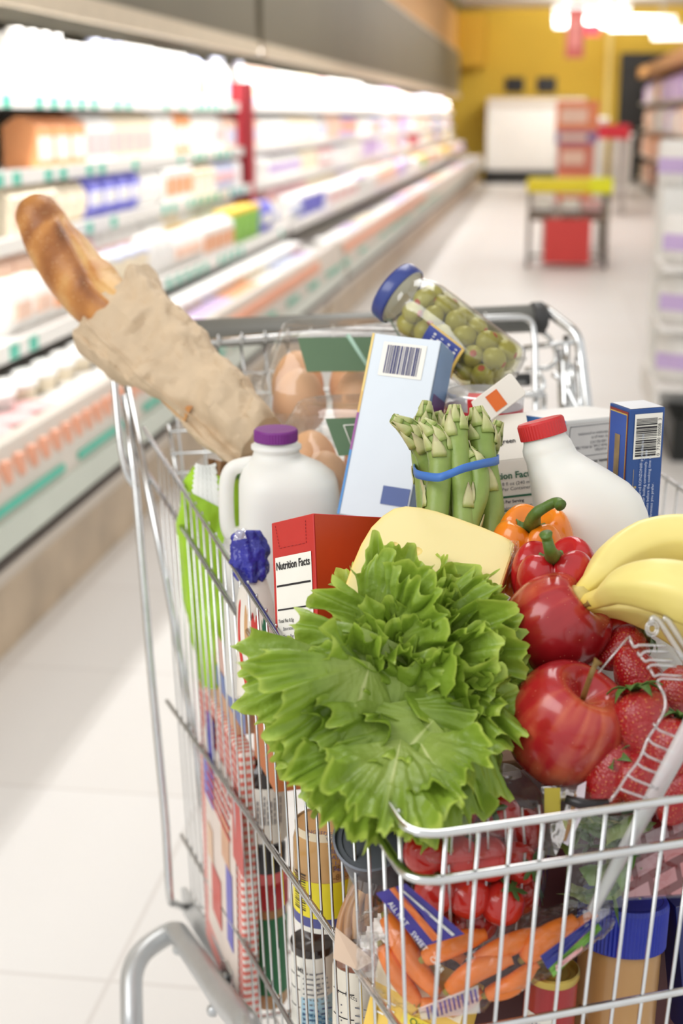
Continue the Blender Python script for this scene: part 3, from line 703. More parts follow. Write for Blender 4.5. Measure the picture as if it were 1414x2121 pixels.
# ---- paper bag
KRAFT = pmat('kraft_paper', (206, 184, 154), .72, var=.07, scale=40, bump=.25, bscale=120)
c0, c1 = P(230, 628, 1.555), P(535, 925, 1.46)
axb = (c1-c0).normalized(); sb = (P(300, 560, 1.55)-P(150, 680, 1.55)); sb = (sb-axb*sb.dot(axb)).normalized(); nb = axb.cross(sb)
if nb.dot(FW) > 0: nb = -nb
t = thing('paper_bag', 'crumpled brown paper bag holding the baguette at the left rear of the cart', 'bag', c0)
def crumple(p, sc, amp):
    """facets of creased paper: blended tilted planes round random cell centres"""
    ds, cs = noise.voronoi(p*sc); wsum = h_ = 0
    for d_, c in zip(ds, cs):
        w_ = math.exp(-9*(d_-ds[0])); rv = Vector((nz(c, 7.3, 1.1), nz(c, 7.3, 4.7), nz(c, 7.3, 9.2)))
        h_ += w_*(rv.dot(p*sc-c)*1.5+.5*nz(c, 5.1, 2.2)); wsum += w_
    return amp*h_/wsum/sc
g = Geo(); rows = []; NR, NC = 130, 140; Lb = (c1-c0).length
for i in range(NR+1):
    s = i/NR; row = []
    hw = px(104, 1.55)*(1-s)+px(69, 1.42)*s; hd = .036*(1-s)+.026*s
    for j in range(NC):
        q = 2*math.pi*j/NC; c, sn = math.cos(q), math.sin(q)
        x = hw*math.copysign(abs(c)**(.55), c); y = hd*math.copysign(abs(sn)**(.75), sn)
        front = sn > 0
        off = ((-.026-.010*c)*min(1, 2.2*(1-abs(c))) if sn < 0 else .004*(1-abs(c)**1.5)+.003*math.sin(7*c))*(1-s)**3     # back lip stands higher than the front lip
        p = c0+axb*(s*Lb+off)+sb*x+nb*y
        pk = Vector((x*1.0, y*1.2, s*Lb))
        d = crumple(Vector((pk.x, pk.y, pk.z*.6)), 17, .62)+crumple(Vector((pk.x, pk.y, pk.z*.75)), 40, .55)+crumple(pk, 90, .34)
        d += .005*math.exp(-((c+.45+.25*s)/.05)**2)*(1 if front else 0)
        p += (nb*(1 if sn >= 0 else -1)*min(1, abs(sn)*3)+sb*c*.5)*(d-.002)
        row.append(p)
    rows.append(row)
g.grid(rows, True); g.a = {}
mk('bag_sleeve', g, KRAFT, t, True, True, solid=.0005, autosmooth=.32)
g = Geo(); bt = [[p for p in rows[-1]], [c1+axb*.004+(Vector(p)-c1)*.35 for p in rows[-1]], [c1+axb*.002]*NC]; g.grid(bt, True); mk('folded_bottom', g, KRAFT, t, False, True)
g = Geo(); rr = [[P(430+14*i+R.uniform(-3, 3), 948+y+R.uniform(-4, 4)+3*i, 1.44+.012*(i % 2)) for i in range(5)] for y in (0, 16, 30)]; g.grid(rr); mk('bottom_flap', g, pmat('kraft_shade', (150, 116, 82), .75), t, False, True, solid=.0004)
# ---- lime snack bag
LIME = pmat('lime_film', (166, 214, 50), .25, var=.12, scale=14, bump=.5, bscale=35, bdist=.006)
t = thing('snack_bag', 'lime green plastic bag with white ribbed seal behind the left wires', 'bag', P(430, 1200, 1.36))
g = Geo(); rows = []
for i in range(41):
    s = i/40; y = 965+s*545
    xl = np.interp(s, [0, .06, .2, .5, .85, 1], [402, 380, 366, 378, 420, 440]); xr = np.interp(s, [0, .06, .2, .5, 1], [470, 500, 512, 516, 520])
    cx = (xl+xr)/2; d = (L(cx, y, .034)-CAM).dot(FW); cx = (xl+xr)/2; hw = px((xr-xl)/2, d); hd = .004+.032*math.sin(math.pi*min(1, s*1.05+.02))**.6
    row = []
    for j in range(48):
        q = 2*math.pi*j/48; n_ = nz((math.cos(q)*2, math.sin(q)*2, s*7), 1.6)*.006+nz((math.cos(q)*4, math.sin(q)*4, s*17), 1.6)*.0025
        row.append(P(cx, y, d)+RT*(math.cos(q)*(hw+n_*.4))-FW*(math.sin(q)*(hd+n_)))
    rows.append(row)
g.grid(rows, True, cap0=True, cap1=True); mk('pouch', g, LIME, t, True, True)
g = Geo(); rows = []
for i in range(13):
    s = i/12; a, b = (404+42*s, 958+6*math.sin(s*3)), (398+58*s, 1022+30*s)
    rows.append([P(a[0]+(b[0]-a[0])*f+2*math.sin(f*40), a[1]+(b[1]-a[1])*f, 1.395-.012*f+.0012*math.sin(i*2.9)+.003*math.sin(f*5)) for f in np.linspace(0, 1, 20)])
g.grid(rows); mk('end_seal', g, pmat('white_seal', (232, 234, 228), .4), t, True, True, solid=.0006)
g = Geo(); g.grid([[P(478+10*f, 978+18*k+3*math.sin(f*9), 1.37) for f in np.linspace(0, 2.2, 8)] for k in (0, .35, .8)]); mk('dark_window', g, pmat('bag_dark', (64, 96, 30), .3), t, True, True, solid=.0004)
# ---- egg cartons with eggs
CLEAR = film('clear_tray_plastic', (.985, .985, .98), .025, .05, .2, 40, .7, .02)
EGG = pmat('brown_egg_shell', (230, 178, 130), .5, var=.05, scale=50, sss=.05)
GREENL = pmat('green_label', (96, 124, 92), .45, var=.03)
def egg_carton(c, yw, pitch, label, eggs_lbl, nx, grp, strip):
    M = Matrix.Translation(c) @ Matrix.Rotation(yaw+yw, 4, 'Z') @ Matrix.Rotation(pitch, 4, 'X') @ Matrix.Scale(1.13, 4)
    t = thing('egg_carton', label, 'egg carton', M, 'clear egg cartons')
    g = Geo(); prof = [(-.040, .092, .050, 5), (-.004, .106, .064, 7), (-.003, .113, .070, 8), (.0, .113, .070, 8), (.001, .104, .063, 7), (.026, .099, .059, 5), (.034, .094, .054, 5), (.058, .083, .037, 6), (.061, .079, .034, 6)]
    rows = []
    for z, hx, hy, e in prof:
        row = []
        for j, p in enumerate(sring(0, 0, hx, hy, z, 96, e)):
            x, y, zz = p; dome = 1-(.05 if -.035 < z < .05 else 0)*abs(math.sin(x/.056*math.pi))**4
            row.append((x, y*dome, zz))
        rows.append(row)
    g.grid(rows, True, cap1=True, cap0=True); mk('clamshell', g, CLEAR, t)
    g = Geo(); a0, a1 = Vector((-.062, -.0555, .034)), Vector((.06, -.0555, .034)); b0, b1 = Vector((-.07, -.0365, .061)), Vector((.06, -.0365, .061))
    o_ = Vector((0, -.0012, .001)); g.add([a0+o_, a1+o_, b1+o_, b0+o_], [(0, 1, 2, 3)]); lb = mk('label', g, GREENL, t, False)
    if strip:
        g = Geo(); g.tube([(.0, -.059, .03), (-.024, -.036, .0635)], .0022, 6); mk('sealing_strip', g, pmat('pale_green_strip', (170, 205, 185), .4), t)
    else:
        g = Geo(); 
        for q0, q1 in (((-.055, .056), (.0, .056)), ((-.05, .04), (.0, .04)), ((-.055, .056), (-.05, .04))):
            f = lambda q: Vector((q[0], -.0575+(q[1]-.034)/.027*.019, q[1]+.001)); g.tube([f(q0), f(q1)], .0005, 4)
        mk('printed_outline', g, LABEL, t)
    text(t, 'ois', .013, (-.108, -.0712, -.004), (1, 0, 0), (0, 1, .0), INK, sx=1)
    for ix in range(nx):
        for iy in (-1, 1):
            e_ = bpy.data.objects.get('egg_master')
            Me = M @ Matrix.Translation((-.068+.0565*ix, iy*.029, -.002))
            g = Geo(); rows = []
            if 'egg' not in PROTO:
                for i in range(15):
                    a = math.pi*i/14; z = -math.cos(a); r = math.sin(a)*(1-.13*z); rows.append([(r*.0255*math.cos(q), r*.0255*math.sin(q), z*.032) for q in [2*math.pi*j/24 for j in range(24)]])
                g.grid(rows, True); o = mk('egg', g, EGG); PROTO['egg'] = o; o.matrix_world = Me
            else: o = copy_tree(PROTO['egg'], Me)
            tag(o, eggs_lbl, 'egg', eggs_lbl)
    return t
egg_carton(P(765, 806, 1.54), .06, .12, 'upper clear plastic egg carton with a plain green label', 'brown egg inside the upper clear carton', 3, 0, True)
egg_carton(P(812, 972, 1.43), .22, .10, 'lower clear plastic egg carton half hidden behind the pale blue box', 'brown egg inside the lower clear carton', 3, 0, False)
# ---- olive jar
base, top = P(1050, 783, 1.36), P(818, 604, 1.40)
M = frame(base, top-base, -FW); hJ = (top-base).length; rJ = px(71, 1.37)
t = thing('olive_jar', 'glass jar of stuffed green olives with a blue lid lying against the handle', 'jar', M)
GLASS = film('jar_glass', (.95, .96, .94), .06, .03, .06, 20, 1.3)
g = Geo(); g.lathe([(0, .002), (rJ*.8, 0), (rJ*.97, .004), (rJ, .012), (rJ, hJ*.72), (rJ*.97, hJ*.79), (rJ*.86, hJ*.86), (rJ*.8, hJ*.90), (rJ*.82, hJ*.91), (rJ*.82, hJ*.97)], 48); mk('glass', g, GLASS, t)
g = Geo(); g.lathe([(0, .003), (rJ*.75, .004), (rJ*.93, .007), (rJ*.945, .012), (rJ*.945, hJ*.69), (0, hJ*.70)], 40); mk('brine', g, film('olive_brine', (.92, .91, .74), .0, .1, 0, 20, .3), t)
lidM = pmat('blue_lid', (48, 66, 138), .3, var=.04, coat=.3)
g = Geo(); zl = hJ*.935; n_ = 60
g.lathe([(rJ*.90, zl-.001), (rJ*.945, zl), (rJ*.955, zl+.003), (rJ*.955, zl+.011), (rJ*.92, zl+.0135), (rJ*.84, zl+.0135), (rJ*.82, zl+.0125), (0, zl+.0125)], n_); mk('lid', g, lidM, t)
g = Geo(); g.lathe([(rJ*.9, zl+.0005), (0, zl+.0005)], 40); mk('lid_liner', g, LABEL, t)
def patch(rr, a0, a1, z0, z1, n=24):
    g = Geo(); g.grid([[(rr*math.cos(a), rr*math.sin(a), z) for a in np.linspace(a0, a1, n)] for z in (z0, z1)]); return g
# in this frame local x faces the viewer; find the lower-left side
aL = math.atan2((M.inverted().to_3x3() @ UP).y, (M.inverted().to_3x3() @ UP).x)
sg = -1 if aL > 0 else 1
BL = pmat('blue_jar_label', (54, 70, 150), .4); GOLD = pmat('gold_edge', (226, 190, 96), .4)
a0, a1 = sg*.25, sg*1.75
mk('label', patch(rJ*1.006, a0, a1, hJ*.30, hJ*.58), BL, t); mk('label_edge', patch(rJ*1.008, a0, a1, hJ*.285, hJ*.305), GOLD, t); mk('label_edge', patch(rJ*1.008, a0-sg*.03, a0+sg*.03, hJ*.30, hJ*.58), GOLD, t)
for k in range(9):
    for j in range(4):
        a = a0+sg*(.14+.1*k); mk('fine_print', patch(rJ*1.011, a, a+sg*.05*(.6+.4*((k+j) % 2)), hJ*(.325+.06*j), hJ*(.325+.06*j+.038*(.5+.5*((k*j) % 3)/2)), 4), LABEL, t)
for k in range(0):
    a = a0+sg*(.16+.11*k); pr = Vector((rJ*1.012*math.cos(a), rJ*1.012*math.sin(a), hJ*.56))
    text(t, ['OLIVES, WATER', 'SALT, LACTIC', 'PIMIENTO', 'ACID, GUM', 'CITRIC ACID', 'SODIUM', 'NET WT'][k], .0042, pr, (0, 0, -1), (-math.sin(a), math.cos(a), 0), LABEL)
OLIVE = pmat('olive_skin', (176, 168, 74), .28, var=.1, scale=60, coat=.2); PIM = pmat('pimiento', (186, 78, 40), .4)
ro = .0112; rr_ = rJ*.92-ro; z0_, z1_ = ro+.006, hJ*.76
rng = np.random.default_rng(3); n_o = 46
pos = np.c_[rng.uniform(-rr_, rr_, n_o), rng.uniform(-rr_, rr_, n_o), rng.uniform(z0_, z1_, n_o)]
for it in range(260):
    df = pos[:, None]-pos[None]; ds = np.sqrt((df**2).sum(-1))+1e-9; ov = np.clip(2*ro*.99-ds, 0, None); np.fill_diagonal(ov, 0)
    pos += (df/ds[..., None]*ov[..., None]).sum(1)*.35
    r_ = np.hypot(pos[:, 0], pos[:, 1]); f = np.minimum(1, rr_/np.maximum(r_, 1e-9)); pos[:, :2] *= f[:, None]; pos[:, 2] = np.clip(pos[:, 2], z0_, z1_)
for k, p in enumerate(pos):
    rot = Matrix.Rotation(R.uniform(0, 6.3), 4, 'Z') @ Matrix.Rotation(R.uniform(0, 3.1), 4, 'X')
    Mo = M @ Matrix.Translation(p) @ rot
    if 'olive' not in PROTO:
        o = thing('olive', 'x', 'olive', Mo); PROTO['olive'] = o
        g = Geo(); g.ball((0, 0, 0), ro, 20, 14, (.95, .95, 1.08)); mk('flesh', g, OLIVE, o)
        g = Geo(); g.ball((0, 0, ro*.93), ro*.36, 10, 6, (1, 1, .5)); mk('pimiento', g, PIM, o)
    else: o = copy_tree(PROTO['olive'], Mo)
    tag(o, 'green stuffed olive packed inside the blue-lidded glass jar', 'olive', 'olives in the glass jar')
# ---- deli tub
M = Matrix.Translation(P(1002, 850, 1.31)-Z*.07)
t = thing('deli_tub', 'clear deli tub with red and white lid band under the olive jar', 'tub', M); r_ = px(80, 1.31)
g = Geo(); g.lathe([(0, 0), (r_*.82, 0), (r_*.93, .066)], 40); mk('tub', g, film('tub_plastic', (.9, .88, .85), .08, .1, .1, 20, 1, .15), t)
g = Geo(); g.lathe([(r_*.94, .058), (r_, .06), (r_*1.02, .086), (r_*.96, .088), (r_*.95, .083), (0, .083)], 48); mk('lid', g, film('lid_plastic', (.96, .95, .94), .1, .08, .1, 20, 1, .3), t)
g = Geo(); g.lathe([(r_*1.004, .0605), (r_*1.012, .074)], 48); mk('red_band', g, pmat('band_red', (190, 44, 54), .4), t)
g = Geo(); g.add([(.0-.012, -r_*.99, .060), (.004, -r_*1.03, .060), (.001, -r_*1.04, .0865), (-.014, -r_*1.01, .0865), (-.014, -r_*.4, .0885), (.0, -r_*.4, .0885)], [(0, 1, 2, 3), (3, 2, 5, 4)])
mk('red_tape', g, pmat('tape_red', (200, 40, 44), .4), t, False)
# ---- plain boxes
def carton_box(name, label, cat, tl, tr, bl, thick, mat, w=None, h=None, bev=.0008, group=None, MM=None):
    if MM: M, w_, h_ = MM
    else: M, w_, h_ = facebox(tl, tr, bl)
    t = thing(name, label, cat, M, group); g = Geo(); g.box(0, w_, 0, thick, -h_, 0); mk('box_body', g, mat, t, False, bevel=bev)
    return t, w_, h_
XF, ZU = (1, 0, 0), (0, 0, 1)
def lines(parent, x, z, wd, n, dz, size_h, mat=GRAYINK, y=-.0006, seed=0, name='small_print', xd=XF, yd=ZU, org=None):
    """rows of small print too fine to read"""
    r = random.Random(seed); g = Geo(); X_, Y_ = Vector(xd), Vector(yd); o = Vector(org) if org else Vector((x, y, z))
    for k in range(n):
        a = 0; b = wd*r.uniform(.65, 1)
        while a < b:
            l_ = min(r.uniform(.004, .011), b-a); q = o+X_*a-Y_*(dz*k); g.add([q, q+X_*l_, q+X_*l_+Y_*size_h, q+Y_*size_h], [(0, 1, 2, 3)]); a += l_+.0014
    return mk(name, g, mat, parent, False)
# white cereal box lying behind the right jug
t, w_, h_ = carton_box('cereal_box', 'white and blue cereal box standing upside down behind the red-capped jug', 'box', (1172, 872, 1.27), (1330, 856, 1.355), (1174, 1110, 1.30), .066, pmat('cereal_white', (226, 226, 222), .4, var=.02))
rect(t, 'side_panel', (0, .066, -h_), (0, -1, 0), ZU, .066, h_, pmat('cereal_blue', (60, 118, 176), .4), .0005)
rect(t, 'front_panel', (.001, 0, -h_), XF, ZU, w_, h_-.003, pmat('cereal_grey', (206, 204, 200), .5), .0005)
g = Geo(); fx = [(.006, -.006), (.075, -.006), (.075, -.034), (.006, -.034)]
g.tube(rounded([Vector((x, -.0008, z)) for x, z in fx+fx[:2]], .003, 4), .0003, 4); mk('printed_outline', g, GRAYINK, t)
text(t, 'on package.\nBattle Creek, MI 49016-1986\n1-800-962-1413\nfor status go to\ninformation on promotions,', .0042, (.066, -.0008, -.0285), (-1, 0, 0), (0, 0, -1), GRAYINK, space=.95)
text(t, 'vitamins, excellent source of fiber', .0046, (.07, -.0008, -.039), (-1, 0, 0), (0, 0, -1), INK, bold=.00008)
text(t, 'CONTAIN', .005, (.06, -.0008, -.047), (-1, 0, 0), (0, 0, -1), INK)
text(t, 'in Film.\nproperty\nPax" and', .005, (.06, -.0008, -.062), (-1, 0, 0), (0, 0, -1), INK, space=.9)
g = Geo(); g.tube([Vector((.014+.006*math.cos(a), -.0008, -.050+.006*math.sin(a))) for a in np.linspace(0, 6.28, 9)], .0005, 4); g.tube([(.01, -.0008, -.049), (.018, -.0008, -.049)], .0008, 4); g.tube([(.011, -.0008, -.052), (.017, -.0008, -.052)], .0006, 4); mk('seal_mark', g, GRAYINK, t)
# gable-top carton
CAR = pmat('gable_card', (238, 232, 220), .5, var=.02)
M, w_, h_ = facebox((1000, 958, 1.215), (1104, 946, 1.215), (1002, 1140, 1.235))
t = thing('gable_carton', 'white gable-top carton with green nutrition panel behind the asparagus', 'carton', M); tk = w_*.95
g = Geo(); g.box(0, w_, 0, tk, -h_, 0); mk('carton_body', g, CAR, t, False, bevel=.001)
g = Geo(); g.add([(0, 0, 0), (w_, 0, 0), (w_, tk*.62, .034), (0, tk*.62, .034), (0, tk, 0), (w_, tk, 0)], [(0, 1, 2, 3), (3, 2, 5, 4), (0, 3, 4), (1, 5, 2)]); rf = mk('gable_roof', g, CAR, t, False)
fn = [(.006, 0), (.041, 0), (.043, .002), (.043, .021), (.041, .023), (.0, .023), (-.006, .0)]
xd = Vector((.86, .2, .46)).normalized(); yd = Vector((-.42, .25, .86)); yd = (yd-xd*yd.dot(xd)).normalized(); nd = xd.cross(yd)
Mf = Matrix((xd, yd, nd)).transposed().to_4x4(); Mf.translation = Vector((.008, tk*.40, .030))
g = Geo(); g.prism(fn, .002, Mf); mk('top_fin', g, CAR, t, False, bevel=.0006)
g = Geo(); g.prism([(.012, .003), (.024, .003), (.024, .019), (.012, .019)], .0005, Mf @ Matrix.Translation((0, 0, .0021))); mk('orange_square', g, pmat('fin_orange', (226, 108, 34), .5), t, False)
GI = pmat('green_ink', (28, 96, 66), .6)
text(t, 'Evergreen', .006, (.006, .0085, .0125), XF, (0, .62*tk, .034), INK, bold=.0001)
text(t, 'Nutrition Facts', .0082, (w_-.001, -.001, -.0165), XF, ZU, GI, bold=.00018, align='RIGHT', sx=.95)
text(t, 'Serving Size 8 fl oz (240 mL)\nServings Per Container 8', .0043, (w_-.001, -.001, -.0225), XF, ZU, INK, align='RIGHT', space=1.05)
for z, hh in ((-.0335, .0018), (-.0455, .0012)): rect(t, 'green_rule', (.001, -.0008, z), XF, ZU, w_-.002, hh, GI)
text(t, 'Amount Per Serving', .0035, (w_-.011, -.001, -.0380), XF, ZU, INK, align='RIGHT', bold=.0001)
text(t, 'Calories 110  Calories from Fat', .0043, (w_-.001, -.001, -.0440), XF, ZU, INK, align='RIGHT')
text(t, '% Daily Value', .0038, (w_-.001, -.001, -.0505), XF, ZU, INK, align='RIGHT', bold=.0001)
text(t, 'Total Fat 2.5g', .0042, (.016, -.001, -.057), XF, ZU, INK, bold=.0001)
# pasta box
PB_ = pmat('pasta_blue', (28, 74, 142), .35, var=.04, coat=.2)
t, w_, h_ = carton_box('pasta_box', 'upright dark blue pasta box with barcode at the right rear', 'box', 0, 0, 0, .032, PB_, bev=.0007, MM=(Matrix.Translation(P(1305, 849, 1.15)) @ Matrix.Rotation(yaw+math.radians(20), 4, 'Z'), px(83, 1.16), .172))
tk = .032
rect(t, 'barcode_patch', (.0045, 0, -.0415), XF, ZU, w_-.007, .0375, LABEL, .0007)
for k in range(1):
    barcode(t, (.006, -.0011, -.0395), (0, 0, 1), (-1, 0, 0), .033, -.0195, INK, 5)
text(t, '0  71300 00008  3', .0043, (w_-.0035, -.0012, -.040), (0, 0, 1), (-1, 0, 0), INK)
WT = pmat('pale_print', (206, 214, 232), .5); GP = pmat('gold_print', (214, 186, 92), .5)
text(t, 'PASTA TIPS', .0050, (.0085, -.0012, -.089), (0, 0, 1), (-1, 0, 0), GP, bold=.00012)
text(t, 'Properly prepared RONZONI® pasta that is not\nin the water boiling continuously. Taste\na minute before the cooking time to\nfirmness you prefer.', .0036, (.0135, -.0012, -.092), (0, 0, 1), (-1, 0, 0), WT, space=1.1)
rect(t, 'gold_rule', (.0056, 0, -.088), XF, ZU, .0003, .038, GP, .0008)
rect(t, 'side_border', (0, tk-.001, -.095), (0, -1, 0), ZU, tk-.003, .0925, pmat('border_red', (140, 52, 44), .4), .0004)
rect(t, 'gold_border', (0, tk-.0022, -.093), (0, -1, 0), ZU, tk-.0052, .0885, GP, .0006)
rect(t, 'blue_field', (0, tk-.003, -.093), (0, -1, 0), ZU, tk-.0066, .0876, pmat('field_blue', (44, 82, 168), .35), .0008)
rect(t, 'window', (0, tk*.62, -.085), (0, -1, 0), ZU, tk*.25, .062, pmat('pasta_in_window', (142, 120, 82), .4, var=.3, scale=60), .0011)
rect(t, 'top_panel', (.001, .001, 0), XF, (0, 1, 0), w_-.002, tk-.002, pmat('box_top_white', (220, 222, 226), .4), .0004)
# pale blue box
PBL = pmat('pale_blue_card', (214, 225, 234), .4, var=.015, coat=.15)
t, w_, h_ = carton_box('cracker_box', 'tall pale blue box with barcode tilted in the middle of the cart', 'box', (772, 690, 1.285), (913, 706, 1.262), (700, 1064, 1.27), .046, PBL)
Mb = ROOTM[t.name]
rect(t, 'barcode_patch', (.0125, 0, -.0375), XF, ZU, .041, .031, LABEL, .0006); barcode(t, (.017, -.001, -.035), XF, ZU, .0325, .026, NAVY, 9)
rect(t, 'blue_square', (.038, 0, -.152), XF, ZU, .0255, .0165, pmat('square_blue', (58, 84, 150), .4), .0006)
STR = [((236, 206, 120), .055), ((222, 180, 90), .02), ((150, 70, 150), .035), ((60, 140, 210), .06)]
z = 0
for k, (cc, l_) in enumerate(STR):
    rect(t, 'edge_stripe', (-.0001, 0, z-l_*h_/.17), XF, ZU, .0022, l_*h_/.17, pmat('stripe_%d' % k, cc, .4), .0006); z -= l_*h_/.17
rect(t, 'side_panel', (w_, .001, -h_), (0, 1, 0), ZU, .044, h_-.001, pmat('side_blue', (118, 150, 190), .35), .0005)
rect(t, 'side_figure', (w_, .006, -h_*.62), (0, 1, 0), ZU, .039, h_*.34, pmat('side_purple', (96, 70, 120), .35, var=.2, scale=30), .0008)
# ---- milk jugs
MILK = pmat('milk_jug_plastic', (234, 234, 228), .42, var=.01, sss=.25, spec=.4)
def cap_part(t, r, h, z, mat, n=96):
    g = Geo(); md = lambda rr, zz, q: rr*(1-(.02 if (int(q/(2*math.pi)*n+.01) % 2) else 0)*(1 if rr > r*.97 else 0))
    g.lathe([(r*.99, z), (r, z+.001), (r, z+h*.86), (r*.93, z+h), (r*.8, z+h*.97), (0, z+h*.97)], n, mod=md); return mk('cap', g, mat, t, True, autosmooth=.35)
k = px(1, 1.33)
def jug_body(t, rings, mat, e=3.2):
    g = Geo(); rows = []
    for z, l, r_, hy, ee in rings: rows.append(sring((l+r_)/2, 0, (r_-l)/2, hy, z, 56, ee))
    g.grid(rows, True, cap0=True, cap1=True); return mk('jug_body', g, mat, t)
Mj = Matrix.Translation(P(571, 886, 1.33)-Z*.26) @ Matrix.Rotation(yaw, 4, 'Z')
t = thing('milk_jug', 'white plastic milk jug with purple cap and side handle', 'jug', Mj)
zz = lambda y: .26-(y-886)*k*1.035
rg = [(0, -100, 118, .040, 4), (.004, -112, 130, .046, 4), (zz(1135), -116, 135, .049, 3.6), (zz(1118), -112, 135, .049, 3.6), (zz(1106), -84, 135, .049, 3.4), (zz(1098), -78, 135, .049, 3.4), (zz(1030), -78, 133, .048, 3.2), (zz(1000), -78, 128, .047, 2.8), (zz(985), -76, 122, .045, 2.6), (zz(965), -68, 98, .038, 2.3), (zz(950), -56, 68, .028, 2), (zz(942), -49, 52, .0205, 2), (zz(932), -46, 47, .019, 2), (zz(928), -52, 53, .0212, 2), (zz(921), -52, 53, .0212, 2), (zz(919), -45, 46, .0185, 2), (zz(900), -44, 45, .018, 2)]
jug_body(t, [(z, l*k, r_*k, hy, e) for z, l, r_, hy, e in rg], MILK)
g = Geo(); hp = smooth_path([((x-571)*k, 0, zz(y)) for x, y in ((536, 958), (505, 962), (478, 972), (467, 1000), (465, 1050), (468, 1095), (482, 1120), (500, 1128))], 6)
g.tube(hp, [.010]+[.0072]*(len(hp)-2)+[.011], 14); mk('jug_handle', g, MILK, t)
cap_part(t, 46*k, .0112, zz(912), pmat('purple_cap', (122, 44, 132), .4))
Mj = frame(P(1118, 872, 1.13)+(P(1250, 1400, 1.15)-P(1118, 872, 1.13)).normalized()*.235, P(1118, 872, 1.13)-P(1250, 1400, 1.15), RT)
t = thing('milk_jug', 'white plastic milk jug with red cap leaning at the right', 'jug', Mj); k2 = px(1, 1.135)
zz = lambda s: .235-s*k2
rg = [(0, -45, 140, .040, 4), (.004, -55, 156, .046, 4), (zz(230), -58, 160, .048, 4), (zz(195), -56, 156, .047, 3.6), (zz(165), -52, 140, .045, 3.2), (zz(130), -50, 108, .040, 2.6), (zz(100), -49, 78, .032, 2.2), (zz(78), -48, 58, .0215, 2), (zz(62), -51, 54, .020, 2), (zz(52), -50, 52, .0195, 2), (zz(38), -44, 45, .017, 2), (zz(15), -44, 45, .017, 2)]
jug_body(t, [(z, l*k2, r_*k2, hy, e) for z, l, r_, hy, e in rg], MILK)
cap_part(t, 49*k2, .0135, zz(33), pmat('red_cap', (200, 44, 46), .4))
# ---- bread bag with twisted blue end
BLF = pmat('blue_film', (54, 56, 156), .22, var=.25, scale=30, bump=.9, bscale=70, bdist=.006)
t = thing('bread_bag', 'plastic bread bag with gathered blue end beside the red box', 'bag', P(515, 1150, 1.25))
g = Geo(); rows = []
for i in range(25):
    s = i/24; y = 1098+s*108; hw = np.interp(s, [0, .12, .3, .6, .9, 1], [22, 31, 38, 38, 30, 24]); row = []
    for j in range(56):
        q = 2*math.pi*j/56; f = 1+.10*math.sin(q*7+s*5)+.22*nz((math.cos(q)*2.2, math.sin(q)*2.2, s*5), 1.3)+.1*nz((math.cos(q)*6, math.sin(q)*6, s*11), 1.3)
        row.append(P(515+5*s, y, 1.25)+RT*(px(hw, 1.25)*math.cos(q)*f)-FW*(.013*math.sin(q)*f))
    rows.append(row)
g.grid(rows, True, cap0=True, cap1=True); mk('gathered_end', g, BLF, t, True, True)
g = Geo(); rows = []
for i in range(30):
    s = i/29; y = 1200+s*240; hw = np.interp(s, [0, .2, 1], [28, 38, 48])
    rows.append([P(525+15*s, y, 1.255-.05*s)+RT*(px(hw, 1.25)*math.cos(q))-FW*((.014+.012*s)*math.sin(q)) for q in [2*math.pi*j/32 for j in range(32)]])
g.grid(rows, True, cap1=True); mk('bag_body', g, pmat('bread_film', (238, 232, 220), .3, var=.05, bump=.3), t, True, True)
for nm, cc, q0, wd in (('red_stripe', (206, 62, 54), 1.25, .34), ('green_stripe', (40, 120, 84), .78, .22), ('red_stripe', (206, 62, 54), 2.2, .2), ('tan_stripe', (205, 160, 110), 1.7, .2)):
    g = Geo(); rows = []
    for i in range(30):
        s = i/29; y = 1204+s*236; hw = np.interp(s, [0, .2, 1], [28, 38, 48])+1; qc = q0+.35*math.sin(s*4)
        rows.append([P(525+15*s, y, 1.255-.05*s)+RT*(px(hw, 1.25)*math.cos(q))-FW*((.0147+.012*s)*math.sin(q)) for q in np.linspace(qc-wd/2, qc+wd/2, 8)])
    g.grid(rows); mk(nm, g, pmat(nm, cc, .35), t, True, True)
g = Geo(); rows = [[P(484+26*f+3*math.sin(k2_*2+f*9), 1094+13*k2_-8*f*k2_*.3, 1.225-.004*k2_) for f in np.linspace(0, 1, 14)] for k2_ in range(3)]
g.grid(rows); mk('clear_end_film', g, film('end_film', (.95, .95, .95), .35, .15, .8, 120, 1, .2), t, True, True)
# ---- red box with nutrition panel
REDF = pmat('red_card', (196, 44, 40), .35, var=.05, coat=.25); REDS = pmat('orange_red_card', (184, 62, 22), .4, var=.05)
t, w_, h_ = carton_box('snack_box', 'red box with a white nutrition panel left of the cheese', 'box', 0, 0, 0, .10, REDF, MM=(cambox((648, 1063, 1.085), .058, 54, 8, -2.5), .058, .125))
rect(t, 'side_panel', (w_, .001, -h_), (0, 1, 0), ZU, .103, h_-.001, REDS, .0005)
rect(t, 'nutrition_panel', (.0045, 0, -h_), XF, ZU, w_-.0085, h_-.0285, LABEL, .0006)
text(t, 'Nutrition Facts', .0088, (.006, -.0012, -.0385), XF, ZU, INK, bold=.00018, sx=.86)
for z, hh, mm in ((-.0520, .0015, INK), (-.0705, .0012, INK)): rect(t, 'rule', (.006, 0, z), XF, ZU, w_-.0115, hh, mm, .001)
text(t, '% Daily Value*', .0026, (w_-.007, -.0012, -.0745), XF, ZU, GRAYINK, align='RIGHT')
rows_ = ['Total Fat 0.5g', '  Saturated Fat 0g', '  Trans Fat 0g', 'Cholesterol 0mg', 'Sodium 480mg', 'Potassium 90mg', 'Total Carbohydrate', '  Dietary Fiber 1g', '  Sugars 1g']
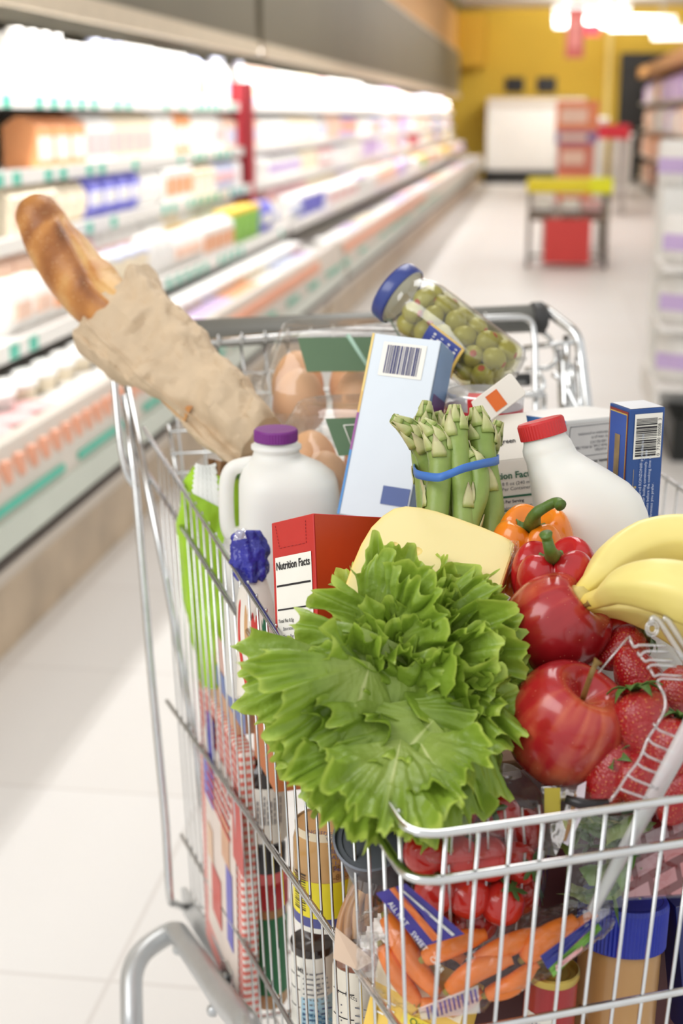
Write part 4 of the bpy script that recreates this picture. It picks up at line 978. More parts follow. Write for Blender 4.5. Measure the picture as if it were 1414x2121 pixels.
for i, s_ in enumerate(rows_):
    text(t, s_, .0038, (.0065+(.004 if s_[0] == ' ' else 0), -.0012, -.0800-i*.0062), XF, ZU, GRAYINK if s_[0] == ' ' else INK, bold=.00005)
    if i % 3 == 0: text(t, ['1%', '', '', '0%', '', '', '12%', '', ''][i]+'  '+['10%', '', '', '75%', '', '', '14%', '', ''][i], .0034, (w_-.006, -.0012, -.0800-i*.0062), XF, ZU, INK, align='RIGHT')
g = Geo()
def dash(a, b, n=7):
    a, b = Vector(a), Vector(b)
    for i in range(n): g.tube([a.lerp(b, i/n), a.lerp(b, (i+.6)/n)], .00022, 4)
dash((.006, -.0005, -.003), (.011, -.0005, -.0215)); dash((.011, -.0005, -.0215), (w_-.010, -.0005, -.0215)); dash((w_-.010, -.0005, -.0215), (w_-.010, -.0005, -.003))
mk('perforation', g, pmat('dark_red_ink', (150, 30, 34), .5), t)
# ================================================================ PRODUCE
# ---- asparagus
SPEAR = attr_mat('asparagus_skin', 'tone', [(0, (122, 152, 66)), (.45, (160, 176, 96)), (.75, (202, 200, 148)), (1, (156, 134, 118))], .42, .12, 120, .15, 300, coat=.05)
def spear(pts, r0, label, tipf=.3, lo=.085):
    path = smooth_path([P(*q) for q in pts], 12); n = len(path)
    L_ = [0]
    for i in range(1, n): L_.append(L_[-1]+(path[i]-path[i-1]).length)
    tot = L_[-1]; r0 = px(r0, pts[0][2])
    t = thing('asparagus_spear', label, 'asparagus', path[-1])
    def at(s):
        d = s*tot; i = min(max(np.searchsorted(L_, d)-1, 0), n-2); f = (d-L_[i])/max(1e-9, L_[i+1]-L_[i])
        return path[i].lerp(path[i+1], f), (path[i+1]-path[i]).normalized()
    def rad(s): return r0*(.40+.72*math.sin(min(1, s/tipf*1.05)*math.pi/2)) if s < tipf else r0*1.06
    g = Geo(); N = 40; ss = [i/(N-1) for i in range(N)]
    g.tube([at(s)[0] for s in ss], [rad(s)*.93 for s in ss], 16); g.a['tone'] = [.12+.1*R.random()]*len(g.v); mk('stem', g, SPEAR, t, True, True)
    g = Geo(); tone = []; s = .012; q = R.uniform(0, 6)
    while s < .97:
        tip = s < tipf; stp = .0026/tot*(.75+1.0*s) if tip else R.uniform(.016, .021)/tot
        p, T = at(min(.999, s)); T = -T                    # towards the tip
        a = T.orthogonal().normalized(); a = (FW-T*FW.dot(T)).normalized(); b = T.cross(a); r = rad(s)
        ln = (.0125+.3*r0)*(.75+.5*R.random()) if tip else (.0125+.6*r0)*(.85+.5*R.random()); half = R.uniform(.62, .78) if tip else R.uniform(.55, .7)
        rows = []
        for i in range(6):
            f = i/5; p2, T2 = at(max(0.0005, s-f*ln/tot)); rr = rad(max(0.001, s-f*ln/tot))
            wdt = half*(1-f**1.5)*(1 if f > .1 else .92)
            base_r = max(rr, r*.75*(1-f*.35)) if tip else rr
            rows.append([p2+(a*math.cos(q+d_*wdt)+b*math.sin(q+d_*wdt))*(base_r*(.99+.10*math.sin(f*2.6)+(.10 if f == 0 else .05))*(1-.10*d_*d_)) for d_ in (-1, -.6, -.2, .2, .6, 1)])
            tone += [(.48 if tip else .62)+.35*f*(.8 if not tip else 1)+.1*R.random()*0-(.22 if f == 0 else 0)]*6
        g.grid(rows); q += 2.4; s += stp
    g.a['tone'] = tone; mk('scale_leaves', g, SPEAR, t, True, True, solid=.0003)
    return t
SP = [([(905, 852, 1.165), (918, 905, 1.165), (925, 1000, 1.16), (930, 1100, 1.15)], 20, 'asparagus tip peeking between the two leftmost front spears', .3),
      ([(884, 830, 1.15), (878, 870, 1.15), (872, 930, 1.15), (880, 1000, 1.145), (888, 1100, 1.135)], 22, 'leftmost tall asparagus spear standing upright against the pale blue box', .3),
      ([(812, 866, 1.12), (848, 888, 1.125), (880, 935, 1.13), (900, 1000, 1.13), (910, 1100, 1.12)], 24, 'asparagus spear whose tip bends far out to the left', .36),
      ([(1034, 872, 1.165), (1022, 905, 1.165), (1008, 950, 1.165), (1000, 1060, 1.155)], 20, 'short dark asparagus tip leaning out to the right', .35),
      ([(985, 842, 1.12), (995, 890, 1.12), (1003, 960, 1.115), (1016, 1040, 1.11), (1020, 1130, 1.10)], 27, 'thick asparagus spear at the right edge of the bunch', .26),
      ([(966, 862, 1.145), (974, 930, 1.145), (975, 1000, 1.145), (985, 1090, 1.135)], 22, 'asparagus spear half hidden in the middle of the bunch', .28),
      ([(940, 838, 1.105), (942, 890, 1.105), (951, 960, 1.10), (960, 1030, 1.095), (962, 1110, 1.085)], 25, 'tallest plump asparagus spear in the centre front of the bunch', .24),
      ([(872, 872, 1.10), (896, 895, 1.10), (912, 945, 1.10), (908, 1010, 1.095), (900, 1100, 1.085)], 26, 'asparagus spear with a drooping tip at the front left of the bunch', .36),
      ([(968, 930, 1.105), (990, 975, 1.10), (992, 1020, 1.095), (975, 1075, 1.09), (968, 1120, 1.085)], 21, 'pale crooked asparagus spear at the front right below the band', .2)]
for a in SP: spear(*a)
bq = [(857, 974, 1.115), (866, 983, 1.088), (905, 989, 1.068), (930, 982, 1.066), (960, 970, 1.068), (1000, 960, 1.082), (1026, 955, 1.105), (1030, 950, 1.15), (1000, 948, 1.185), (900, 960, 1.185), (862, 966, 1.16)]
bp2 = smooth_path([P(*q) for q in bq+[bq[0]]], 8); g = Geo(); hw = px(8.5, 1.1)
g.grid([[p+UP*hw for p in bp2], [p-UP*hw for p in bp2]]); t = thing('rubber_band', 'bright blue rubber band wrapped around the asparagus bunch', 'rubber band', bp2[0])
mk('band', g, pmat('blue_rubber', (66, 118, 196), .5, var=.04), t, True, True, solid=.0012)
# ---- cheese wedge
CHS = attr_mat('cheese_paste', 'rind', [(0, (238, 222, 158)), (.55, (240, 218, 140)), (.8, (244, 200, 110)), (1, (226, 150, 84))], .38, .04, 30, .08, 60, sss=.15)
q0, q1, q2 = P(712, 1240, 1.00), P(1064, 1122, 1.055), P(830, 1046, 1.075)
nC = (q1-q0).cross(q2-q0).normalized()
if nC.dot(FW) > 0: nC = -nC
xC = (q1-q0).normalized(); yC = nC.cross(xC)*1
if yC.dot(UP) < 0: yC = -yC
MC = Matrix((xC, yC, xC.cross(yC))).transposed().to_4x4(); MC.translation = q0
t = thing('cheese_wedge', 'pale yellow cheese wedge with round holes behind the lettuce', 'cheese', MC)
Mi = MC.inverted()
out = [(745, 1330), (708, 1240), (716, 1205), (728, 1170), (747, 1125), (768, 1090), (792, 1066), (815, 1051), (840, 1046), (870, 1049), (905, 1057), (950, 1072), (1000, 1090), (1040, 1107), (1060, 1117), (1067, 1126), (1064, 1142), (1046, 1195), (1025, 1260), (1000, 1330)]
pl = [Mi @ hit(x, y, q0, nC) for x, y in out]; cx = sum((p.x for p in pl))/len(pl); cy = sum((p.y for p in pl))/len(pl)
g = Geo(); dens = []
for i, p in enumerate(pl):
    q = pl[(i+1) % len(pl)]; n_ = max(1, int((Vector((q.x, q.y))-Vector((p.x, p.y))).length/.004))
    dens += [(p.x+(q.x-p.x)*j/n_, p.y+(q.y-p.y)*j/n_) for j in range(n_)]
n = len(dens); rows = []; rnd = []
sgn = -1 if (MC.to_3x3() @ Vector((0, 0, 1))).dot(FW) < 0 else 1     # local z that points away from the camera
for f, zf, rd in ((.87, 0, .0), (.92, 0, .2), (.965, 0, .5), (.99, .0008, .7), (1, .003, .9), (1, .03, 1), (1, .048, 1), (.97, .05, .8)):
    rows.append([(cx+(x-cx)*f, cy+(y-cy)*f, sgn*zf) for x, y in dens]); rnd += [rd*(1 if y > cy or zf else .6) for x, y in dens]
g.grid(rows, True, cap1=True)
from mathutils.geometry import tessellate_polygon
loops = [[Vector(p) for p in rows[0]]]; bowls = []
for x, y, r, sq in ((817, 1130, 11, 1), (859, 1142, 17, .8), (858, 1168, 14, .75), (797, 1187, 10, 1.2), (930, 1175, 9, 1)):
    p = Mi @ hit(x, y, q0, nC); rr_ = px(r, 1.03)
    ringf = lambda f, dz: [Vector((p.x+rr_*f*math.cos(q), p.y+rr_*f*sq*math.sin(q), sgn*dz)) for q in [2*math.pi*j/22 for j in range(22)]]
    loops.append(ringf(1, 0)); bowls.append([ringf(math.cos(a), rr_*.75*math.sin(a)) for a in np.linspace(0, 1.5, 7)])
tri = tessellate_polygon(loops); flat = [v for l in loops for v in l]; off = len(g.v)
g.add(flat, tri); rnd += [.0]*len(flat)
for bw in bowls: g.grid(bw, True, cap1=True); rnd += [.0+.12*i for i in range(len(bw)) for _ in range(22)]
g.a['rind'] = rnd
ob = mk('paste', g, CHS, t, autosmooth=.5)
WRAP = film('cling_film', (.98, .98, .97), .05, .12, 1.0, 130, 1.0, .06)
g = Geo(); rows = []
for i in range(14):
    s = i/13; rows.append([P(1062-36*s*s+12*f+5*nz((i, f*4, 0), .6), 1118+100*s+6*nz((i, f*3, 5), .5), 1.045-.01*f+.006*nz((i*.7, f*5, 2))) for f in np.linspace(-.6, 1, 10)])
g.grid(rows); mk('cling_wrap', g, WRAP, t, True, True)
# ---- peppers
def pepper(name, label, c, axis, Rr, col, stem_pts, lobes=4, squash=1.0, seed=0, twist=0):
    M = frame(c, axis, RT); t = thing('bell_pepper', label, 'pepper', M)
    prof = resample([(0, .62), (.14, .63), (.32, .72), (.56, .86), (.8, .80), (.96, .52), (1.02, .15), (.98, -.25), (.86, -.7), (.62, -1.02), (.3, -1.1), (0, -1.02)], 40)
    g = Geo(); rows = []
    for r, z in prof:
        row = []
        for j in range(72):
            q = 2*math.pi*j/72
            cr_ = abs(math.sin(lobes*(q+twist)/2+.3*math.sin(q+seed)))**.5
            rr = r*(.76+.28*cr_+.05*math.sin(q*2+seed)); zz = z*(1+.04*math.sin(q+seed))+((.16*cr_-.20*(1-cr_))*math.exp(-((r-.62)/.30)**2) if z > 0 else 0)
            row.append((rr*Rr*math.cos(q), rr*Rr*math.sin(q), zz*Rr*squash))
        rows.append(row)
    g.grid(rows, True); mk('pepper_body', g, pmat(name+'_skin', col, .2, var=.08, scale=30, coat=.35, sss=.05), t)
    SG = pmat(name+'_stem_green', (84, 112, 44), .5, var=.2, scale=120, bump=.3, bscale=200)
    g = Geo(); rows = []
    for f in np.linspace(0, 1, 6):
        rows.append([((.10+.32*f*(1+.22*math.cos(5*q+seed)))*Rr*math.cos(q), (.10+.32*f*(1+.22*math.cos(5*q+seed)))*Rr*math.sin(q), (.74-.05*f+.08*f*f+.05*math.cos(7*q)*f)*Rr*squash) for q in [2*math.pi*j/40 for j in range(40)]])
    g.grid(rows, True, cap0=True); mk('calyx', g, SG, t, solid=.0012)
    pts = [M @ Vector((0, 0, .66*Rr*squash))]+[P(*q) for q in stem_pts]; sp = smooth_path(pts, 8); n = len(sp)
    g = Geo(); rows = []; rs_ = lerp_list([.24, .15, .125, .12, .15], n)
    g.tube(sp, [r*Rr for r in rs_], 14); mk('stem', g, SG, t, True, True)
    return t
pepper('orange_pepper', 'orange bell pepper with a curved green stem', P(1098, 1146, 1.085), (UP*.93-FW*.45+RT*-.02), .0305, (236, 132, 22), [(1108, 1066, 1.045), (1130, 1050, 1.04), (1152, 1040, 1.035), (1161, 1047, 1.03)], 4, 1.05, 1.0, .4)
pepper('red_pepper', 'red bell pepper with a straight green stem above the upper apple', P(1152, 1215, 1.03), (UP*.95-FW*.35+RT*-.12), .0315, (188, 30, 36), [(1139, 1140, .988), (1133, 1118, .985), (1130, 1106, .982)], 4, 1.0, 2.2, .1)
# ---- apples
APP = attr_mat('apple_skin', 'ripe', [(0, (222, 176, 96)), (.25, (206, 104, 70)), (.5, (170, 32, 36)), (.8, (140, 18, 26)), (1, (112, 14, 26))], .22, .16, 45, .02, 200, coat=.4)
STEMB = pmat('apple_stem_brown', (128, 100, 48), .6, var=.25, scale=200)
APROF = resample([(0, .60), (.08, .60), (.18, .70), (.36, .88), (.6, .93), (.84, .74), (1.0, .32), (1.0, -.12), (.88, -.52), (.66, -.84), (.42, -.97), (.2, -.92), (0, -.84)], 44)
def apple(label, c, axis, Rr, stem, seed, group='apples'):
    M = frame(c, axis, RT); t = thing('apple', label, 'apple', M, group); g = Geo(); rows = []; rp = []
    for r, z in APROF:
        row = []
        for j in range(64):
            q = 2*math.pi*j/64
            rr = r*(1+.035*math.sin(q*2+seed)+.02*math.sin(5*q+seed)*(.5-z)); row.append((rr*Rr*math.cos(q), rr*Rr*math.sin(q), z*Rr*(1+.03*math.sin(q+seed))))
            st = nz((math.cos(q)*7, math.sin(q)*7, z*1.1+seed), 1.0)
            rp.append(.56+.22*st+.16*math.sin(q*1.0+seed*2)-.42*math.exp(-(r/.2)**2)*(z > 0)-.16*math.exp(-((r-.45)/.16)**2)*(z > .2)*(.5+st)-.25*math.exp(-(r/.3)**2)*(z < 0))
        rows.append(row)
    g.grid(rows, True); g.a['ripe'] = rp; mk('fruit', g, APP, t)
    sp = smooth_path([M @ Vector((0, 0, .58*Rr))]+[P(*q) for q in stem], 6); g = Geo(); g.tube(sp, lerp_list([.05*Rr, .045*Rr, .045*Rr, .085*Rr], len(sp)), 10); mk('stem', g, STEMB, t, True, True)
    g = Geo(); r2 = random.Random(seed)
    for k in range(130):
        i = r2.randint(6, 34); j = r2.randint(0, 63); p = Vector(rows[i][j]).lerp(Vector(rows[i+1][(j+1) % 64]), r2.random()); g.ball(p, Rr*r2.uniform(.006, .011), 5, 3, (1, 1, 1))
    tag(mk('pale_specks', g, pmat('lenticel', (218, 130, 100), .4), t), kind='stuff')
apple('red apple with a dark stem resting above the other apple beside the red pepper', P(1146, 1300, 1.00), (UP*.62-FW*.35+RT*.70), .0355, [(1212, 1254, .972), (1222, 1248, .968)], 1.2)
apple('large shiny red apple with a long tan stem at the front right of the lettuce', P(1173, 1502, .955), (UP*.72-FW*.55+RT*.33), .0392, [(1222, 1402, .90), (1232, 1378, .90), (1239, 1368, .90)], 3.1)
# ---- tomato behind the apples
TOM = pmat('tomato_skin', (196, 44, 28), .2, var=.1, scale=40, coat=.35, sss=.08)
M = frame(P(1280, 1315, 1.02), UP*.5+RT*.8, FW); t = thing('large_tomato', 'orange-red tomato lying under the bananas beside the upper apple', 'tomato', M)
g = Geo(); g.lathe(resample([(0, .75), (.2, .8), (.6, .8), (.95, .35), (1, 0), (.92, -.45), (.6, -.8), (0, -.88)], 26), 40, Matrix.Scale(.0235, 4), mod=lambda r, z, q: r*(1+.05*math.cos(5*q))); mk('fruit', g, TOM, t)
g = Geo(); g.grid([[(.002, 0, .0185)]*30, [(.009*(1+.5*math.cos(5*q))*math.cos(q), .009*(1+.5*math.cos(5*q))*math.sin(q), .0200) for q in np.linspace(0, 2*math.pi, 30)]]); mk('calyx', g, pmat('tomato_calyx', (70, 100, 40), .6), t, solid=.0006)
# ---- bananas
BAN = attr_mat('banana_skin', 'peel', [(0, (196, 176, 70)), (.3, (228, 206, 96)), (.6, (240, 224, 140)), (.9, (190, 160, 60)), (1, (96, 74, 36))], .42, .06, 30, .05, 80, coat=.1, sss=.05)
hub = P(1206, 1246, .985)
t = thing('banana_bunch', 'bunch of yellow bananas with joined stems at the right edge', 'bananas', hub)
def banana(pts, rr, up, dark):
    path = smooth_path([P(*q) for q in pts], 9); n = len(path); rs_ = lerp_list([px(r, 1.0) for r in rr], n); g = Geo(); rows = []; pe = []
    for i, p in enumerate(path):
        T = (path[min(i+1, n-1)]-path[max(i-1, 0)]).normalized(); a = (up-T*up.dot(T)).normalized(); b = T.cross(a); row = []
        for j in range(40):
            q = 2*math.pi*j/40; k5 = 1+.045*math.cos(5*q)+.012*math.cos(10*q); row.append(p+(a*math.cos(q)+b*math.sin(q))*rs_[i]*k5)
            s = i/n; e_ = 1.0 if i > n-4 else .52+.1*math.cos(q)-.3*max(0, 1-s/.18)
            if dark and abs(((q-dark+math.pi) % (2*math.pi))-math.pi) < .12 and s > .1: e_ = .97
            pe.append(e_)
        rows.append(row)
    g.grid(rows, True, cap0=True, cap1=True); g.a['peel'] = pe; return mk('banana', g, BAN, t, True, True)
banana([(1196, 1232, .985), (1225, 1205, .99), (1268, 1160, 1.0), (1330, 1128, 1.01), (1410, 1118, 1.01), (1500, 1140, 1.0), (1585, 1195, .99), (1625, 1240, .985), (1640, 1262, .983)], [16, 22, 38, 50, 53, 52, 38, 16, 10], UP-FW*.3, 0)
banana([(1208, 1250, .98), (1245, 1238, .965), (1290, 1215, .945), (1350, 1212, .93), (1420, 1228, .92), (1500, 1275, .92), (1565, 1345, .93), (1600, 1400, .935), (1612, 1425, .937)], [16, 20, 36, 50, 58, 56, 40, 16, 10], UP-FW*.3, 3.7)
banana([(1212, 1258, .99), (1250, 1262, .995), (1300, 1262, .99), (1370, 1282, .98), (1450, 1330, .975), (1520, 1400, .975)], [12, 15, 26, 36, 42, 38], UP-FW*.3, 0)
g = Geo(); g.tube([P(1186, 1222, .99), P(1196, 1234, .985), P(1208, 1246, .982), P(1222, 1250, .978)], [.0045, .0085, .0085, .005], 14); mk('stem_crown', g, pmat('banana_crown', (206, 186, 106), .6, var=.15, scale=90), t, True, True)
# ---- lettuce
LET = attr_mat('lettuce_leaf', 'edge', [(0, (212, 222, 150)), (.22, (164, 186, 92)), (.6, (126, 155, 52)), (.86, (146, 176, 60)), (1, (186, 208, 92))], .38, .16, 34, .5, 130, transl=.25, coat=.06, bdist=.003)
t = thing('lettuce', 'large head of frilly green leaf lettuce in the front of the cart', 'lettuce', P(840, 1480, 1.03))
def leaf(base, d, nrm, Ln, Wd, ruf, curl, seed, bump=.004, nr=24, na=150, spread=1.25):
    rr = random.Random(seed); d = d.normalized(); side = d.cross(nrm).normalized(); nrm = side.cross(d).normalized()
    k = [rr.uniform(3.0, 5.0), rr.uniform(7, 10), rr.uniform(13, 18), rr.uniform(26, 34)]; ph = [rr.uniform(0, 6.28) for _ in range(8)]
    g = Geo(); rows = []; ed = []
    for i in range(nr+1):
        ro_ = (i/nr)**.8; row = []
        for j in range(na+1):
            f = -1+2*j/na; a = f*spread
            e1, e2, e3 = nz((a*2.2, seed*1.7, 0)), nz((a*6, seed*1.7, 3)), nz((a*15, seed*1.7, 7))
            edge = 1+(.20*e1+.13*e2+.09*e3)*ro_**5-.14*f*f
            x = ro_*Ln*math.cos(a*.92)*edge; y = ro_*Wd*math.sin(a)*1.05*edge
            w_ = ro_**2.4
            h_ = ruf*(w_*(1.9*nz((a*2.4, seed*2.3, ro_*.8))+1.0*nz((a*4.8, seed*2.3+4, ro_*1.2)))+ro_**4*1.25*nz((a*10, seed*2.3+9, ro_*1.2)))
            h_ += curl*Ln*ro_**2.2
            y += ruf*.6*ro_**4*nz((a*7, seed*4.1, ro_))
            p = base+d*x+side*y+nrm*h_
            p += nrm*(bump*ro_*(nz(p, 60, seed*3.1)+.5*nz(p, 130, seed)))
            vein = math.exp(-(f/.05)**2)*.9*(1-ro_)+.25*math.exp(-((abs(f)*3.2-ro_*1.1+.1) % .7/.05)**2)*(1-ro_)
            row.append(p); ed.append(max(0, min(1, .2+.72*ro_**1.6+.12*(ro_ > .96)-.55*vein)))
        rows.append(row)
    g.grid(rows); g.a['edge'] = ed
    return mk('leaf', g, LET, t, True, True)
core = P(812, 1425, 1.005); EX, EY, EZ = px(205, 1.0), px(205, 1.0), .086
def dirv(al, el):                                       # al: angle in the picture plane (0 right, 90 up), el: lean towards the viewer
    a, e = math.radians(al), math.radians(el); return (RT*math.cos(a)+UP*math.sin(a))*math.cos(e)-FW*math.sin(e)
sd = 11; NLF = 80
for i in range(NLF):
    sd += 1; cb = 1-(i+.5)/NLF*1.05; be = math.acos(max(-1, min(1, cb))); al = i*2.39996+R.uniform(-.25, .25); sb_ = math.sin(be)
    low = max(0, -math.sin(al)*.85-math.cos(al)*.5)*sb_
    ul = 1-.42*max(0, math.cos(al-math.radians(122)))**2+.10*max(0, math.cos(al-math.radians(35)))**4-.22*max(0, math.cos(al-math.radians(182)))**2-.10*max(0, math.cos(al-math.radians(275)))**4-.12*max(0, math.cos(al-math.radians(85)))**4
    o_ = RT*(math.cos(al)*sb_*EX*ul)+UP*(math.sin(al)*sb_*EY*ul)-FW*(math.cos(be)*EZ+.085*low)
    rad_ = (RT*math.cos(al)+UP*math.sin(al)); tn = rad_.cross(FW)
    d = (rad_*(.05+.85*sb_+R.uniform(-.25, .25))-FW*R.uniform(.55, .95)+tn*R.uniform(-.6, .6)-UP*.10).normalized()
    nn = -rad_*R.uniform(.5, .9)-FW*R.uniform(.35, .7)+UP*R.uniform(.0, .5)+tn*R.uniform(-.4, .4); Ln = R.uniform(.058, .078)
    tip = core+o_*R.uniform(.92, 1.04); leaf(tip-d*Ln*.95, d, nn, Ln, Ln*R.uniform(.85, 1.1), Ln*R.uniform(.16, .21), R.uniform(-.45, -.05), sd, nr=18, na=120, spread=1.4)
# the large outer leaves seen at the top right and falling over the rim
for (bx, by, bd), (tx, ty, td), nn, Wd, ruf, curl in (
    ((800, 1500, .94), (560, 1590, .895), dirv(110, 68), .036, .0075, .03), ((800, 1530, .93), (640, 1720, .86), dirv(75, 70), .045, .009, .03),
    ((830, 1530, .91), (785, 1745, .815), dirv(90, 75), .046, .009, .0), ((860, 1520, .92), (950, 1680, .845), dirv(110, 75), .040, .009, .02),
    ((820, 1400, 1.0), (640, 1430, .965), dirv(100, 60), .03, .009, .06), ((880, 1400, 1.0), (1085, 1400, .965), dirv(100, 70), .045, .009, .04),
    ((880, 1440, .99), (1050, 1540, .94), dirv(90, 70), .044, .009, .04), ((870, 1400, 1.0), (1040, 1200, 1.0), dirv(-60, 60), .044, .009, .03),
    ((860, 1390, 1.0), (975, 1190, 1.01), dirv(-80, 62), .042, .009, .05), ((860, 1400, .985), (990, 1290, .93), dirv(-80, 70), .040, .010, .04),
    ((820, 1420, 1.0), (675, 1290, .985), dirv(-50, 60), .040, .010, .06), ((880, 1480, .985), (1070, 1460, .93), dirv(100, 70), .04, .010, .03)):
    sd += 1; b = P(bx, by, bd); e = P(tx, ty, td); leaf(b, e-b, nn, (e-b).length*.92, Wd*1.15, ruf, curl, sd)
g = Geo(); g.tube([core+FW*.05, core+FW*.01, core-FW*.02], [.012, .018, .008], 14); mk('core', g, pmat('lettuce_core', (206, 216, 150), .5), t, True, True)
# ================================================================ PACKED FOOD IN THE FRONT
def cyl(base, top, hint=None): return frame(base, top-base, hint or -FW), (top-base).length
# ---- tomatoes in a clear box
t = thing('tomato_box', 'clear hinged plastic box of small red tomatoes behind the front rails', 'container', P(985, 1760, .945))
CL2 = film('clear_box_plastic', (.985, .98, .98), .02, .06, .3, 50, .8, .0)
CLR = film('clear_ridge_plastic', (.96, .96, .96), .22, .1, .2, 60, 1.2, .12)
g = Geo(); rows = []
bc = P(985, 1770, .955); bx_ = U; by_ = Hh; 
for z, hx, hy, e in ((-.052, .034, .026, 5), (-.050, .038, .030, 6), (-.01, .0425, .034, 6), (.018, .0445, .036, 6), (.019, .048, .039, 6), (.022, .048, .039, 6), (.023, .044, .036, 6), (.048, .040, .031, 5), (.052, .035, .027, 5)):
    rows.append([bc+bx_*p[0]+by_*p[1]+Z*p[2] for p in sring(0, 0, hx, hy, z, 64, e)])
g.grid(rows, True, cap0=True, cap1=True); mk('clear_box', g, CL2, t, True, True)
for k in range(6):
    x = -.033+.0132*k; g = Geo(); g.tube([bc+U*x*.85-Hh*.031-Z*.05, bc+U*x-Hh*.0355+Z*.017], .0011, 6); g.tube([bc+U*x*.96-Hh*.036+Z*.024, bc+U*x*.9-Hh*.032+Z*.048], .0011, 6); mk('ridge', g, CLR, t, True, True)
CHT = pmat('small_tomato_skin', (190, 40, 30), .18, var=.12, scale=40, coat=.4, sss=.08)
CHG = pmat('small_calyx', (70, 98, 40), .6)
TPX = [(895, 1690, .935), (955, 1668, .965), (1035, 1690, .96), (1085, 1720, .965), (880, 1765, .925), (945, 1775, .925), (1010, 1780, .928), (1070, 1790, .94), (905, 1845, .93), (970, 1855, .928), (1040, 1870, .928), (940, 1720, .97), (1010, 1735, .975), (895, 1900, .95), (985, 1905, .945), (1075, 1850, .96)]
for k, (x, y, d) in enumerate(TPX):
    M = frame(P(x, y, d), dirv(R.uniform(0, 360), R.uniform(-30, 50)), RT)
    if 'ct' not in PROTO:
        o = thing('small_tomato', 'x', 'tomato', M); PROTO['ct'] = o
        g = Geo(); g.lathe(resample([(0, .86), (.25, .9), (.7, .74), (1, .1), (.93, -.42), (.55, -.88), (0, -.98)], 20), 32, Matrix.Scale(.0148, 4)); mk('fruit', g, CHT, o)
        g = Geo(); g.grid([[(0, 0, .0133)]*26, [(.007*(1+.6*math.cos(5*q))*math.cos(q), .007*(1+.6*math.cos(5*q))*math.sin(q), .0142) for q in np.linspace(0, 2*math.pi, 26)]]); mk('calyx', g, CHG, o, solid=.0004)
    else: o = copy_tree(PROTO['ct'], M)
    tag(o, 'small red tomato inside the clear box behind the front rails', 'tomato', 'tomatoes in the clear box')
# ---- strawberries in a clear clamshell
t = thing('strawberry_clamshell', 'clear ribbed clamshell of strawberries under the bananas', 'container', P(1330, 1530, .93))
hin = lambda x, y, d=.0: P(x, y, .905+d)
cor = [(1236, 1392, .985), (1300, 1318, .975), (1352, 1276, .965), (1470, 1405, .95), (1470, 1640, .93), (1330, 1700, .90), (1172, 1665, .895), (1200, 1560, .925)]
g = Geo(); top_ = [P(*q) for q in cor]; cen = P(1320, 1500, .895); back = [p+FW*.075+UP*-.02 for p in top_]
rows = [[cen]*len(top_), [p.lerp(cen, .3)-FW*.008 for p in top_], top_, [p+FW*.012 for p in top_], back, [P(1340, 1560, 1.02)]*len(top_)]
g.grid(rows, True); mk('clear_lid', g, film('berry_plastic', (.985, .98, .98), .0, .06, .25, 40, .6), t, True, True, autosmooth=.6)
RIB = film('rib_plastic', (.96, .96, .96), .25, .10, .2, 60, 1.2, .12)
rib = [[(1302, 1318), (1312, 1342), (1322, 1336), (1378, 1337)], [(1320, 1350), (1324, 1360), (1334, 1349), (1384, 1349)], [(1326, 1360), (1336, 1371), (1344, 1367), (1392, 1368)], [(1340, 1385), (1346, 1378), (1356, 1377), (1400, 1380)],
       [(1346, 1386), (1354, 1402), (1364, 1397), (1412, 1400)], [(1360, 1412), (1368, 1405), (1420, 1408)], [(1360, 1412), (1376, 1440), (1378, 1462), (1372, 1480), (1358, 1505)], [(1358, 1505), (1340, 1530), (1330, 1560), (1318, 1582), (1298, 1606), (1280, 1636), (1262, 1660)],
       [(1352, 1498), (1362, 1512), (1404, 1528)], [(1340, 1528), (1350, 1540), (1396, 1560)], [(1330, 1556), (1340, 1566), (1390, 1588)], [(1298, 1604), (1312, 1614), (1362, 1634)], [(1318, 1580), (1330, 1590), (1372, 1606)], [(1284, 1634), (1298, 1640), (1340, 1654)]]
for q in rib:
    g = Geo(); g.tube(rounded([P(x, y, .895+.00009*(1400-y)) for x, y in q], .004, 4), .0010, 7); mk('rib', g, RIB, t, True, True)
for pts, r_ in (([(1345, 1296), (1352, 1276), (1364, 1285), (1420, 1372), (1480, 1460)], .0021), ([(1372, 1280), (1382, 1283), (1440, 1375)], .0022), ([(1238, 1394), (1300, 1320)], .0007)):
    g = Geo(); g.tube(rounded([P(x, y, .915) for x, y in pts], .008, 5), r_, 10); mk('hinge_edge', g, RIB, t, True, True)
for rr in (13, 8): 
    g = Geo(); g.tube([P(1350+rr*math.cos(a), 1302+rr*1.2*math.sin(a), .914) for a in np.linspace(0, 6.28, 20)], .0009, 6); mk('snap_button', g, RIB, t, True, True)
g = Geo(); a, b = (1440, 1480), (1222, 1890)
rows = [[P(a[0]+(b[0]-a[0])*s+o_*(1-.6*s), a[1]+(b[1]-a[1])*s+o_*.5, .872+.012*s+dz) for s in np.linspace(0, 1, 24)] for o_, dz in ((-16, 0), (-4, -.003), (10, -.001), (22, .003))]
g.grid(rows); mk('clear_flange', g, film('flange_plastic', (.94, .94, .94), .1, .18, .3, 30, 1.2, .42), t, True, True, solid=.0008)
g = Geo(); g.tube([P(1170, 1655, .887), P(1215, 1668, .884), P(1260, 1664, .884)], [.003, .0042, .003], 10); mk('dark_edge', g, pmat('dark_edge', (26, 22, 24), .3), t, True, True)
